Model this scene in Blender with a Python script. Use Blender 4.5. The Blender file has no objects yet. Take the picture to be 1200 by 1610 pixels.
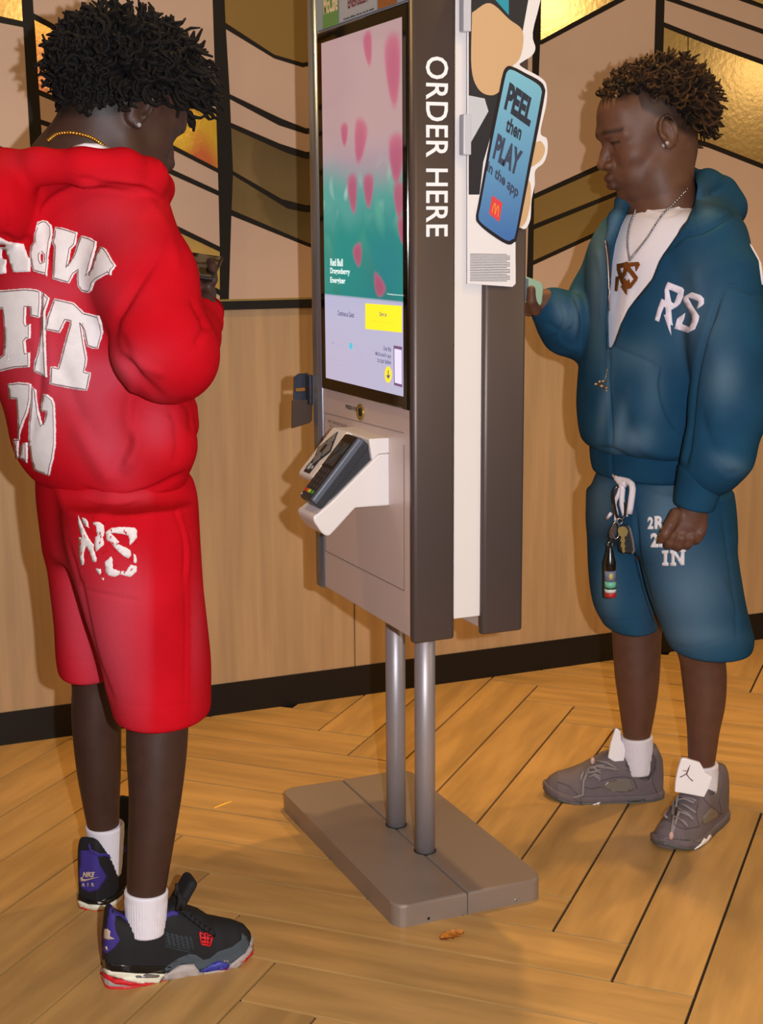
import bpy, bmesh, math, random
import numpy as np
import openvdb
from mathutils import Vector, Matrix
from mathutils.bvhtree import BVHTree
from mathutils.geometry import tessellate_polygon
random.seed(7); np.random.seed(7)
SC = bpy.context.scene
COL = SC.collection

# ---------------------------------------------------------------- camera
FOC = 2298.99; PITCH = 0.19; ROLL = -0.0068; AZ = math.radians(66.7723); CAMH = 1.38
cp, sp = math.cos(PITCH), math.sin(PITCH)
FW = np.array([math.cos(AZ)*cp, math.sin(AZ)*cp, -sp])
_rt = np.array([math.sin(AZ), -math.cos(AZ), 0.0]); _up = np.cross(_rt, FW)
RT = math.cos(ROLL)*_rt + math.sin(ROLL)*_up
UP = -math.sin(ROLL)*_rt + math.cos(ROLL)*_up
CAM = np.array([0, 0, CAMH])
cd = bpy.data.cameras.new('camera'); co = bpy.data.objects.new('camera', cd); COL.objects.link(co)
cd.sensor_fit = 'VERTICAL'; cd.sensor_height = 24.0; cd.lens = FOC/1610*24.0
cd.clip_start = 0.05; cd.clip_end = 100
M = Matrix(((RT[0], UP[0], -FW[0], CAM[0]), (RT[1], UP[1], -FW[1], CAM[1]), (RT[2], UP[2], -FW[2], CAM[2]), (0, 0, 0, 1)))
co.matrix_world = M
SC.camera = co

def ray(x, y): return FW + RT*((x-600)/FOC) - UP*((y-805)/FOC)
LF = np.array([math.cos(AZ), math.sin(AZ), 0])                  # level forward
def at(x, y, d): r = ray(x, y); return CAM + r*(d/(r@LF))        # point seen at a pixel, d metres ahead of the camera measured level
def atz(x, y, z=0.0): r = ray(x, y); return CAM + r*((z-CAMH)/r[2])
def atY(x, y, Y): r = ray(x, y); return CAM + r*(Y/r[1])
def atX(x, y, X): r = ray(x, y); return CAM + r*(X/r[0])
def topx(P):
    d = np.asarray(P, float)-CAM; z = d@FW
    return np.stack([600+FOC*(d@RT)/z, 805-FOC*(d@UP)/z, z], -1)

# ---------------------------------------------------------------- world, lamps, exposure
w = bpy.data.worlds.new('world'); SC.world = w; w.use_nodes = True
bg = w.node_tree.nodes['Background']; bg.inputs[0].default_value = (1.0, 0.62, 0.30, 1); bg.inputs[1].default_value = 0.24
SC.view_settings.view_transform = 'Standard'; SC.view_settings.look = 'None'
SC.view_settings.gamma = 1.0; SC.view_settings.use_curve_mapping = False
SC.view_settings.exposure = 0.0
def lamp(name, kind, loc, power, color, size=0.1, target=None, spot=None, blend=0.3):
    l = bpy.data.lights.new(name, kind); l.energy = power; l.color = color
    if kind == 'AREA': l.shape = 'DISK'; l.size = size
    else: l.shadow_soft_size = size
    if spot: l.spot_size = math.radians(spot); l.spot_blend = blend
    o = bpy.data.objects.new(name, l); COL.objects.link(o); o.location = loc
    if target is not None:
        o.rotation_euler = (Vector(target)-Vector(loc)).to_track_quat('-Z', 'Y').to_euler()
    return o
# the camera's own flash, beside the lens
fl = CAM + RT*0.13 + UP*0.03 + FW*0.02
lamp('camera_flash', 'POINT', fl, 262, (0.90, 0.94, 1.0), 0.012)
# recessed ceiling spots of the restaurant, warm
WARM = (1.0, 0.66, 0.25)
lamp('ceiling_spot', 'SPOT', (1.72, 3.18, 2.75), 100, WARM, 0.04, (1.75, 2.35, 0), 100, 0.7)
lamp('ceiling_spot', 'SPOT', (0.55, 3.15, 2.75), 30, WARM, 0.05, (0.6, 2.5, 0), 110, 0.7)
lamp('ceiling_spot', 'SPOT', (3.1, 3.05, 2.75), 75, WARM, 0.05, (2.8, 2.5, 0), 105, 0.7)
for q_, pw in (((75, 52), 16), ((858, 12), 16), ((1192, 112), 16), ((455, 288), 10)):
    # lamps further back in the room, where their reflections in the gold wall panels place them
    P_ = atY(q_[0], q_[1], 3.918); d_ = P_-CAM; zt = 2.75 if q_[1] < 200 else 2.3; t_ = (zt-P_[2])/max(d_[2], .01); t_ = min(t_, 6.0); L_ = P_+np.array([d_[0], -d_[1], d_[2]])*t_
    lamp('room_lamp', 'AREA', tuple(L_), pw, (1.0, 0.78, 0.45), 0.20 if q_[1] < 200 else .24, target=tuple(P_))
lamp('ceiling_spot', 'SPOT', (1.2, 0.9, 2.75), 32, WARM, 0.25, (1.6, 3.9, 1.0), 90, 0.8)  # added spot aimed at the wall to brighten it

# ---------------------------------------------------------------- materials
def srgb(r, g, b):
    f = lambda c: (c/255/12.92 if c/255 <= 0.04045 else ((c/255+0.055)/1.055)**2.4)
    return (f(r), f(g), f(b), 1)
MATS = {}
def mat(name, col, rough=0.5, metal=0.0, noise=0.0, nscale=20, bump=0.0, bscale=200, stretch=None, coat=0.0, emit=0.0, spec=0.5, vary=0.0, col2=None, attr=None, ramp=(0.4, 0.6), detail=4, sheen=0.0, trans=0.0):
    if name in MATS: return MATS[name]
    m = bpy.data.materials.new(name); m.use_nodes = True; nt = m.node_tree; n = nt.nodes; L = nt.links
    b = n['Principled BSDF']; b.inputs['Base Color'].default_value = col; b.inputs['Roughness'].default_value = rough
    b.inputs['Metallic'].default_value = metal; b.inputs['Specular IOR Level'].default_value = spec
    b.inputs['Coat Weight'].default_value = coat; b.inputs['Sheen Weight'].default_value = sheen
    b.inputs['Transmission Weight'].default_value = trans
    tc = n.new('ShaderNodeTexCoord'); mp = n.new('ShaderNodeMapping'); L.new(tc.outputs['Object'], mp.inputs[0])
    if stretch: mp.inputs['Scale'].default_value = stretch
    cur = None
    if noise or col2:
        nz = n.new('ShaderNodeTexNoise'); nz.inputs['Scale'].default_value = nscale; nz.inputs['Detail'].default_value = detail
        L.new(mp.outputs[0], nz.inputs['Vector'])
        if vary:
            oi = n.new('ShaderNodeObjectInfo'); ad = n.new('ShaderNodeVectorMath'); ad.operation = 'ADD'
            sc_ = n.new('ShaderNodeMath'); sc_.operation = 'MULTIPLY'; sc_.inputs[1].default_value = 57
            L.new(oi.outputs['Random'], sc_.inputs[0]); L.new(mp.outputs[0], ad.inputs[0]); L.new(sc_.outputs[0], ad.inputs[1])
            L.new(ad.outputs[0], nz.inputs['Vector'])
        rp = n.new('ShaderNodeValToRGB'); rp.color_ramp.elements[0].position = ramp[0]; rp.color_ramp.elements[1].position = ramp[1]
        c2 = col2 if col2 else tuple(c*(1-noise) for c in col[:3])+(1,)
        rp.color_ramp.elements[0].color = c2; rp.color_ramp.elements[1].color = col
        L.new(nz.outputs['Fac'], rp.inputs[0]); cur = rp.outputs[0]
        if vary:
            hs = n.new('ShaderNodeHueSaturation'); mr = n.new('ShaderNodeMapRange')
            mr.inputs[3].default_value = 1-vary; mr.inputs[4].default_value = 1+vary
            L.new(oi.outputs['Random'], mr.inputs[0]); L.new(mr.outputs[0], hs.inputs['Value']); L.new(cur, hs.inputs['Color']); cur = hs.outputs[0]
    if attr:
        an = n.new('ShaderNodeAttribute'); an.attribute_name = attr[0]
        mx = n.new('ShaderNodeMix'); mx.data_type = 'RGBA'
        L.new(an.outputs['Fac'], mx.inputs['Factor'])
        if cur is not None: L.new(cur, mx.inputs['A'])
        else: mx.inputs['A'].default_value = col
        mx.inputs['B'].default_value = attr[1]; cur = mx.outputs['Result']
    if cur is not None:
        L.new(cur, b.inputs['Base Color'])
    if emit:
        b.inputs['Emission Strength'].default_value = emit
        if cur is not None: L.new(cur, b.inputs['Emission Color'])
        else: b.inputs['Emission Color'].default_value = col
    if bump:
        nb = n.new('ShaderNodeTexNoise'); nb.inputs['Scale'].default_value = bscale; nb.inputs['Detail'].default_value = 3
        L.new(mp.outputs[0], nb.inputs['Vector']); bp = n.new('ShaderNodeBump'); bp.inputs['Strength'].default_value = bump
        bp.inputs['Distance'].default_value = 0.002
        L.new(nb.outputs['Fac'], bp.inputs['Height']); L.new(bp.outputs[0], b.inputs['Normal'])
    MATS[name] = m; return m

# ---------------------------------------------------------------- objects
def link(name, me, parent=None, kind=None):
    o = bpy.data.objects.new(name, me); COL.objects.link(o)
    if parent is not None: o.parent = parent
    if kind: o['kind'] = kind
    return o
WLOC = {}
def mk(name, V, F, m, parent=None, smooth=False, kind=None, attrs=None, mats=None, fmat=None):
    V = np.asarray(V, dtype=np.float64); c = (V.min(0)+V.max(0))/2
    me = bpy.data.meshes.new(name)
    me.from_pydata([tuple(v) for v in (V-c)], [], F if isinstance(F, list) else F.tolist())
    me.materials.append(m)
    if mats:
        for x in mats: me.materials.append(x)
    if fmat is not None: me.polygons.foreach_set('material_index', fmat)
    if smooth: me.polygons.foreach_set('use_smooth', [True]*len(me.polygons))
    if attrs:
        for k, a in attrs.items():
            if np.ndim(a) == 1:
                at_ = me.attributes.new(k, 'FLOAT', 'POINT'); at_.data.foreach_set('value', a.astype(np.float32))
            else:
                at_ = me.attributes.new(k, 'FLOAT_COLOR', 'POINT'); at_.data.foreach_set('color', a.astype(np.float32).ravel())
    me.update()
    o = bpy.data.objects.new(name, me); COL.objects.link(o)
    WLOC[o.name] = Vector(c)
    if parent is not None:
        o.parent = parent; o.location = Vector(c) - WLOC[parent.name]
    else: o.location = Vector(c)
    if kind: o['kind'] = kind
    return o
def thing(name, loc, label, cat, group=None):
    o = bpy.data.objects.new(name, None); COL.objects.link(o); o.location = loc; o.empty_display_size = 0.1
    WLOC[o.name] = Vector(loc); o['label'] = label; o['category'] = cat
    if group: o['group'] = group
    return o
def tag(o, label, cat=None, group=None):
    o['label'] = label
    if cat: o['category'] = cat
    if group: o['group'] = group
    return o
def bm_out(bm, name, m, parent=None, smooth=False, **k):
    bmesh.ops.recalc_face_normals(bm, faces=bm.faces)
    bm.verts.ensure_lookup_table(); bm.verts.index_update()
    V = [tuple(v.co) for v in bm.verts]; F = [[v.index for v in f.verts] for f in bm.faces]; bm.free()
    return mk(name, V, F, m, parent, smooth, **k)
def box_bm(lo, hi, bev=0.0, seg=2, bm=None):
    own = bm is None
    b = bmesh.new()
    bmesh.ops.create_cube(b, size=1)
    lo = Vector(lo); hi = Vector(hi)
    for v in b.verts: v.co = Vector(((lo[i]+hi[i])/2 + v.co[i]*(hi[i]-lo[i])) for i in range(3))
    if bev: bmesh.ops.bevel(b, geom=list(b.edges), offset=bev, segments=seg, affect='EDGES', profile=0.5)
    if own: return b
    merge(bm, b); return bm
def merge(bm, b):
    me = bpy.data.meshes.new('tmp'); b.to_mesh(me); b.free(); bm.from_mesh(me); bpy.data.meshes.remove(me)
def box(name, lo, hi, m, parent=None, bev=0.002, seg=2, smooth=False, **k):
    return bm_out(box_bm(lo, hi, bev, seg), name, m, parent, smooth, **k)
def prism_np(poly, p0, u, v, n, t):
    """extrude 2D polygon (in u,v at p0) along n by t"""
    p0, u, v, n = (np.asarray(a, float) for a in (p0, u, v, n))
    A = [p0+u*a+v*b for a, b in poly]; B = [q+n*t for q in A]; k = len(A)
    F = [list(range(k)), list(range(2*k-1, k-1, -1))]+[[i, (i+1) % k, k+(i+1) % k, k+i] for i in range(k)]
    return A+B, F
def prism(name, poly, p0, u, v, n, t, m, parent=None, bev=0.0, seg=2, **k):
    V, F = prism_np(poly, p0, u, v, n, t)
    bm = bmesh.new(); vs = [bm.verts.new(x) for x in V]
    for f in F: bm.faces.new([vs[i] for i in f])
    bmesh.ops.recalc_face_normals(bm, faces=bm.faces)
    if bev: bmesh.ops.bevel(bm, geom=list(bm.edges), offset=bev, segments=seg, affect='EDGES', profile=0.5)
    big = [f for f in bm.faces if len(f.verts) > 4]
    bmesh.ops.triangulate(bm, faces=big)
    return bm_out(bm, name, m, parent, **k)
def tube_np(pts, r, n=8, cap=True):
    pts = np.asarray(pts, float); k = len(pts); r = np.broadcast_to(np.asarray(r, float), (k,))
    T = np.gradient(pts, axis=0); T /= np.linalg.norm(T, axis=1)[:, None]+1e-12
    a = np.array([0, 0, 1.0]) if abs(T[0][2]) < 0.9 else np.array([1.0, 0, 0])
    V = []
    U = np.cross(T[0], a); U /= np.linalg.norm(U)
    ang = np.linspace(0, 2*np.pi, n, endpoint=False)
    for i in range(k):
        U = U-T[i]*(U@T[i]); U /= np.linalg.norm(U)+1e-12; W_ = np.cross(T[i], U)
        V.append(pts[i]+r[i]*(np.cos(ang)[:, None]*U+np.sin(ang)[:, None]*W_))
    V = np.concatenate(V)
    F = [[i*n+j, i*n+(j+1) % n, (i+1)*n+(j+1) % n, (i+1)*n+j] for i in range(k-1) for j in range(n)]
    if cap: F += [list(range(n-1, -1, -1)), [(k-1)*n+j for j in range(n)]]
    return V, F
def tube(name, pts, r, m, parent=None, n=8, **k):
    V, F = tube_np(pts, r, n); return mk(name, V, F, m, parent, True, **k)
class MB:
    def __init__(s): s.V = []; s.F = []; s.n = 0
    def add(s, V, F): V = np.asarray(V, float); s.V.append(V); s.F += [[i+s.n for i in f] for f in F]; s.n += len(V); return s
    def tube(s, *a, **k): return s.add(*tube_np(*a, **k))
    def build(s, name, m, parent=None, smooth=True, **k): return mk(name, np.concatenate(s.V), s.F, m, parent, smooth, **k)
def sphere_np(c, r, n=8, m=6):
    V = [(0, 0, 1)]
    for i in range(1, m):
        for j in range(n): t = math.pi*i/m; p = 2*math.pi*j/n; V.append((math.sin(t)*math.cos(p), math.sin(t)*math.sin(p), math.cos(t)))
    V.append((0, 0, -1)); V = np.array(V)*np.asarray(r)+np.asarray(c)
    F = [[0, 1+j, 1+(j+1) % n] for j in range(n)]
    for i in range(m-2):
        for j in range(n): a = 1+i*n; F.append([a+j, a+n+j, a+n+(j+1) % n, a+(j+1) % n])
    a = 1+(m-2)*n; F += [[len(V)-1, a+(j+1) % n, a+j] for j in range(n)]
    return V, F
def spline(pts, n):
    """Catmull-Rom through points (any dim)"""
    P = np.asarray(pts, float); P = np.vstack([2*P[0]-P[1], P, 2*P[-1]-P[-2]]); k = len(P)-3; out = []
    for t in np.linspace(0, k-1e-9, n):
        i = int(t); f = t-i; a, b, c, d = P[i:i+4]
        out.append(0.5*((2*b)+(c-a)*f+(2*a-5*b+4*c-d)*f*f+(3*b-a-3*c+d)*f**3))
    return np.array(out)
# text as flat mesh letters
def text_mesh(body, size=1.0, offset=0.0, spacing=1.0, sx=1.0, shear=0.0, align='LEFT'):
    cu = bpy.data.curves.new('lettering', 'FONT'); cu.body = body; cu.size = size; cu.offset = offset
    cu.space_character = spacing; cu.shear = shear; cu.align_x = align; cu.resolution_u = 3; cu.fill_mode = 'FRONT'
    o = bpy.data.objects.new('lettering', cu); COL.objects.link(o)
    bpy.context.view_layer.update()
    dg = bpy.context.evaluated_depsgraph_get(); me = bpy.data.meshes.new_from_object(o.evaluated_get(dg))
    V = np.array([v.co[:] for v in me.vertices]); F = [list(p.vertices) for p in me.polygons]
    bpy.data.objects.remove(o); bpy.data.curves.remove(cu); bpy.data.meshes.remove(me)
    V[:, 0] *= sx
    return V[:, :2], F
def text(name, body, p0, u, v, size, m, parent=None, n=None, lift=0.0006, fit=None, **k):
    """lettering lying in the plane (u,v) at p0; fit=(w,h) scales it to a box whose lower left corner is p0"""
    V, F = text_mesh(body, size if not fit else 1.0, **k)
    if fit:
        lo, hi = V.min(0), V.max(0); V = (V-lo)/(hi-lo)*np.array(fit)
    p0, u, v = (np.asarray(a, float) for a in (p0, u, v)); n = np.cross(u, v) if n is None else np.asarray(n, float)
    W3 = p0+V[:, :1]*u+V[:, 1:2]*v+n*lift
    return mk(name, W3, F, m, parent)

# ---------------------------------------------------------------- SDF modelling (blocks of a sparse grid -> surface)
def _P3(q): return at(*q) if len(q) == 3 else None
class Prim:
    def __init__(s, lo, hi, f, k=0.01, op='u'): s.lo = np.asarray(lo, float); s.hi = np.asarray(hi, float); s.f = f; s.k = k; s.op = op
def rc(a, b, ra, rb, k=0.01, op='u'):
    a = np.asarray(a, float); b = np.asarray(b, float); R = max(ra, rb); ab = b-a; L2 = ab@ab+1e-12
    def f(P):
        t = np.clip(((P-a)@ab)/L2, 0, 1); return np.linalg.norm(P-a-t[:, None]*ab, axis=1)-(ra+(rb-ra)*t)
    return Prim(np.minimum(a, b)-R, np.maximum(a, b)+R, f, k, op)
def chain(pts, k=0.01, op='u'):
    """pts: (vec, r) list -> round cones"""
    return [rc(pts[i][0], pts[i+1][0], pts[i][1], pts[i+1][1], k, op) for i in range(len(pts)-1)]
def pchain(pts, k=0.01, op='u'):
    """pts: (px,py,depth,r)"""
    return chain([(at(p[0], p[1], p[2]), p[3]) for p in pts], k, op)
def ell(c, r, R=None, k=0.01, op='u'):
    c = np.asarray(c, float); r = np.asarray(r, float); R = np.eye(3) if R is None else np.asarray(R, float)   # columns = axes
    def f(P):
        q = (P-c)@R; k0 = np.linalg.norm(q/r, axis=1); k1 = np.linalg.norm(q/(r*r), axis=1)+1e-9; return k0*(k0-1)/k1
    m = max(r); return Prim(c-m, c+m, f, k, op)
def rbox(c, h, r, R=None, k=0.01, op='u'):
    c = np.asarray(c, float); h = np.asarray(h, float)-r; R = np.eye(3) if R is None else np.asarray(R, float)
    def f(P):
        q = np.abs((P-c)@R)-h; return np.linalg.norm(np.maximum(q, 0), axis=1)+np.minimum(q.max(1), 0)-r
    m = np.linalg.norm(h+r); return Prim(c-m, c+m, f, k, op)
HR = np.array([RT[0], RT[1], 0])/math.hypot(RT[0], RT[1]); HF = np.array([-HR[1], HR[0], 0])   # level right / forward of the camera
def loft(rows, depth, b, k=0.03, cap=0.02, n=2.0, op='u', yaw=0.0, ori=None):
    """rows (y, xl, xr[, depth offset[, b]]) in photo pixels at a depth: one upright body with an oval section per row"""
    R = []
    for r in rows:
        y, xl, xr = r[:3]; d = depth+(r[3] if len(r) > 3 else 0); bb = r[4] if len(r) > 4 else b
        c = at((xl+xr)/2, y, d); a = np.linalg.norm(at(xr, y, d)-at(xl, y, d))/2; R.append((c[2], c[0], c[1], a, bb))
    R = np.array(R); R = spline(R, len(R)*6); R = R[np.argsort(R[:, 0])]
    cy, sy = math.cos(yaw), math.sin(yaw); U = HR*cy+HF*sy; W_ = -HR*sy+HF*cy
    if ori:      # (direction of the long axis in degrees, short/long ratio): keeps the width seen in the photo
        e = np.array([math.cos(math.radians(ori[0])), math.sin(math.radians(ori[0])), 0]); U = e; W_ = np.array([-e[1], e[0], 0])
        q_ = math.sqrt((e@HR)**2+(ori[1]*(W_@HR))**2); R[:, 3] = R[:, 3]/q_; R[:, 4] = R[:, 3]*ori[1]
    z0, z1 = R[0, 0], R[-1, 0]; M_ = max(R[:, 3].max(), R[:, 4].max())
    def f(P):
        z = P[:, 2]; cx, cy_, a, bb = (np.interp(z, R[:, 0], R[:, i]) for i in (1, 2, 3, 4))
        dx = P[:, 0]-cx; dy = P[:, 1]-cy_; u = (dx*U[0]+dy*U[1])/a; v = (dx*W_[0]+dy*W_[1])/bb
        if n == 2: q = np.sqrt(u*u+v*v); g = np.sqrt((u/a)**2+(v/bb)**2)+1e-6; d = q*(q-1)/g
        else: q = (np.abs(u)**n+np.abs(v)**n)**(1/n); d = (q-1)*np.minimum(a, bb)
        e = np.maximum(z-z1, z0-z); h = np.clip(0.5-0.5*(e-d)/cap, 0, 1)
        return e*(1-h)+d*h+cap*h*(1-h)
    lo = np.array([R[:, 1].min()-M_, R[:, 2].min()-M_, z0-.01]); hi = np.array([R[:, 1].max()+M_, R[:, 2].max()+M_, z1+.01])
    return Prim(lo, hi, f, k, op)
def poly_sd(X, Y, poly):
    P = np.asarray(poly, float); d = np.full(X.shape, 1e18); s = np.ones(X.shape)
    for i in range(len(P)):
        a = P[i]; b = P[i-1]; e = b-a; wx = X-a[0]; wy = Y-a[1]; t = np.clip((wx*e[0]+wy*e[1])/(e@e), 0, 1)
        bx = wx-e[0]*t; by = wy-e[1]*t; d = np.minimum(d, bx*bx+by*by)
        c1 = Y >= a[1]; c2 = Y < b[1]; c3 = e[0]*wy > e[1]*wx
        s = np.where((c1 & c2 & c3) | (~c1 & ~c2 & ~c3), -s, s)
    return s*np.sqrt(d)
def vcut(poly, d0, d1, k=0.01, op='s'):
    """a wedge of space bounded by an outline and two depths"""
    def f(P):
        q = topx(P); g = (P-CAM)@LF; d = poly_sd(q[:, 0], q[:, 1], poly)*q[:, 2]/FOC; return np.maximum(d, np.maximum(d0-g, g-d1))
    C = np.array([at(x, y, d) for x, y in poly for d in (d0, d1)]); return Prim(C.min(0), C.max(0), f, k, op)
def sdf_mesh(prims, vox=0.003, B=12):
    us = [p for p in prims if p.op == 'u']
    lo = np.min([p.lo for p in us], 0)-vox*6; hi = np.max([p.hi for p in us], 0)+vox*6
    nb = np.ceil((hi-lo)/(vox*B)).astype(int); bs = B*vox
    idx = np.stack(np.meshgrid(*[np.arange(n) for n in nb], indexing='ij'), -1).reshape(-1, 3)
    def evaluate(P, owner_lo, owner_hi, grp):
        """P (nblocks, npts, 3)"""
        D = np.full(P.shape[:2], 0.2)
        for p in prims:
            mgn = p.k+bs*0.6
            sel = np.where(np.all(owner_hi >= p.lo-mgn, 1) & np.all(owner_lo <= p.hi+mgn, 1))[0]
            for i in range(0, len(sel), 600):
                s = sel[i:i+600]; q = P[s].reshape(-1, 3); d = p.f(q).reshape(len(s), -1); o = D[s]
                if p.op == 'u':
                    h = np.clip(0.5+0.5*(o-d)/p.k, 0, 1); D[s] = o*(1-h)+d*h-p.k*h*(1-h)
                else:
                    h = np.clip(0.5-0.5*(o+d)/p.k, 0, 1); D[s] = o*(1-h)+(-d)*h+p.k*h*(1-h)
        return D
    blo = lo+idx*bs
    Dc = evaluate((blo+bs/2)[:, None, :], blo, blo+bs, None)[:, 0]
    act = np.abs(Dc) < bs*1.35
    g = openvdb.FloatGrid(); bgv = float(vox*3); g.background = bgv
    for i in np.where(Dc < -bs*1.35)[0]:
        a = tuple(int(x) for x in idx[i]*B); g.fill(a, tuple(x+B-1 for x in a), -bgv, False)
    ai = np.where(act)[0]
    loc = (np.stack(np.meshgrid(*[np.arange(B)]*3, indexing='ij'), -1).reshape(-1, 3))*vox
    for i in range(0, len(ai), 1500):
        s = ai[i:i+1500]; P = blo[s][:, None, :]+loc[None]
        D = evaluate(P, blo[s], blo[s]+bs, None)
        for j, bi in enumerate(s):
            g.copyFromArray(np.ascontiguousarray(np.clip(D[j], -bgv, bgv).reshape(B, B, B).astype(np.float32)), ijk=tuple(int(x) for x in idx[bi]*B))
    V, Q = g.convertToQuads(0.0)[:2]
    V = V.astype(np.float64)*vox+lo; Q = Q.astype(np.int64)
    # outward winding
    a, b, c, d = (V[Q[:, i]] for i in range(4)); vol = np.einsum('ij,ij->', a, np.cross(b, c)) + np.einsum('ij,ij->', a, np.cross(c, d))
    if vol < 0: Q = Q[:, ::-1]
    return V, Q
def vnormals(V, Q):
    n = np.cross(V[Q[:, 2]]-V[Q[:, 0]], V[Q[:, 3]]-V[Q[:, 1]]); N = np.zeros_like(V)
    for i in range(4): np.add.at(N, Q[:, i], n)
    return N/(np.linalg.norm(N, axis=1)[:, None]+1e-12)
def relax(V, Q, it=2, lam=0.5):
    E = np.concatenate([Q[:, [0, 1]], Q[:, [1, 2]], Q[:, [2, 3]], Q[:, [3, 0]]]); n = len(V)
    cnt = np.bincount(E.ravel(), minlength=n)[:, None]
    for _ in range(it):
        S = np.stack([np.bincount(E[:, 0], V[E[:, 1], i], n)+np.bincount(E[:, 1], V[E[:, 0], i], n) for i in range(3)], 1)
        V = V+lam*(S/np.maximum(cnt, 1)-V)
    return V
def pl_dist(X, Y, pl):
    d = np.full(X.shape, 1e9); side = np.zeros(X.shape); tt = np.zeros(X.shape); tot = len(pl)-1
    for i in range(tot):
        a = np.array(pl[i], float); b = np.array(pl[i+1], float); e = b-a; wx = X-a[0]; wy = Y-a[1]
        t = np.clip((wx*e[0]+wy*e[1])/(e@e+1e-9), 0, 1); q = np.hypot(wx-e[0]*t, wy-e[1]*t); m_ = q < d
        d = np.where(m_, q, d); side = np.where(m_, np.sign(e[0]*wy-e[1]*wx), side); tt = np.where(m_, (i+t)/tot, tt)
    return d, side, tt
def creases(V, Q, items):
    """items (polyline px, amplitude m (minus = groove, plus = ridge), width px[, 'step']) pressed into the surface along its normals"""
    N = vnormals(V, Q); q = topx(V); front = np.clip(-(N@FW)*3+0.35, 0, 1); D = np.zeros(len(V))
    for it in items:
        pl, amp, wd = it[:3]
        if len(pl) > 2: pl = spline(pl, len(pl)*4)
        d, side, t = pl_dist(q[:, 0], q[:, 1], pl); fade = np.clip(np.minimum(t, 1-t)*6+0.15, 0, 1)
        if len(it) > 3:      # overlapping layer: raised on the left-hand side of the line, falling off slowly
            D += amp*np.where(side < 0, np.exp(-(d/wd)**2), -0.25*np.exp(-(d/(wd*.35))**2))*fade
        else: D += amp*np.exp(-(d/wd)**2)*fade
    return V+N*(D*front)[:, None]
def noise3(P, freq, seed=0):
    r = np.random.RandomState(seed); s = np.zeros(len(P))
    for i in range(7):
        k = r.normal(size=3); k *= freq*(0.6+r.rand()*0.9)/np.linalg.norm(k); s += np.sin(P@k+r.rand()*6.28+1.7*np.sin(P@k[[1, 2, 0]]*.7))
    return s/7
def blobs(V, items, base=0.0):
    q = topx(V); f = np.full(len(V), base)
    for (x, y, rx, ry, ang, s) in items:
        c, sn = math.cos(math.radians(ang)), math.sin(math.radians(ang)); dx = q[:, 0]-x; dy = q[:, 1]-y
        u = (dx*c+dy*sn)/rx; v = (-dx*sn+dy*c)/ry; f += s*np.exp(-(u*u+v*v))
    return np.clip(f, 0, 1)
# pieces of cloth or print laid onto a surface
def bvh_of(V, Q): return BVHTree.FromPolygons([tuple(v) for v in V], Q.tolist() if hasattr(Q, 'tolist') else Q)
def subdiv2d(V, F, mx):
    bm = bmesh.new(); vs = [bm.verts.new((v[0], v[1], 0)) for v in V]
    for f in F:
        try: bm.faces.new([vs[i] for i in f])
        except ValueError: pass
    bmesh.ops.triangulate(bm, faces=bm.faces)
    for _ in range(6):
        es = [e for e in bm.edges if e.calc_length() > mx]
        if not es: break
        bmesh.ops.subdivide_edges(bm, edges=es, cuts=1); bmesh.ops.triangulate(bm, faces=[f for f in bm.faces if len(f.verts) > 3])
    bm.verts.index_update(); V2 = np.array([v.co[:2] for v in bm.verts]); F2 = [[v.index for v in f.verts] for f in bm.faces]; bm.free()
    return V2, F2
def tess(polys):
    """polys: [outer, hole, ...] -> V, F"""
    t = tessellate_polygon([[Vector((x, y, 0)) for x, y in p] for p in polys]); V = [q for p in polys for q in p]
    return np.array(V, float), [list(f) for f in t]
def lay(name, V, F, bvh, m, parent, lift=0.0012, thick=0.0012, mx=6.0, kind=None, smooth=True):
    V, F = subdiv2d(V, F, mx); W3 = []; N3 = []; last = 3.0
    o = Vector(CAM)
    for x, y in V:
        d = Vector(ray(x, y)).normalized(); h, n, i, t = bvh.ray_cast(o, d)
        if h is None:
            h, n, i, t = bvh.find_nearest(o+d*last)
        last = t if (h is not None and t and t > 1) else last
        if n.dot(d) > 0: n = -n
        W3.append(np.array(h)+np.array(n)*lift); N3.append(np.array(n))
    W3 = np.array(W3); N3 = np.array(N3)
    # drop triangles torn across a step
    keep = [f for f in F if max(np.linalg.norm(W3[f[0]]-W3[f[1]]), np.linalg.norm(W3[f[1]]-W3[f[2]]), np.linalg.norm(W3[f[2]]-W3[f[0]])) < 0.05]
    n = len(W3); back = W3-N3*thick
    from collections import Counter
    ec = Counter()
    for f in keep:
        for a, b in ((f[0], f[1]), (f[1], f[2]), (f[2], f[0])): ec[(a, b)] += 1
    rim = [(a, b) for (a, b) in ec if (b, a) not in ec]
    FF = keep+[[a, a+n, b+n, b] for a, b in rim]
    return mk(name, np.concatenate([W3, back]), FF, m, parent, smooth, kind=kind)
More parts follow.
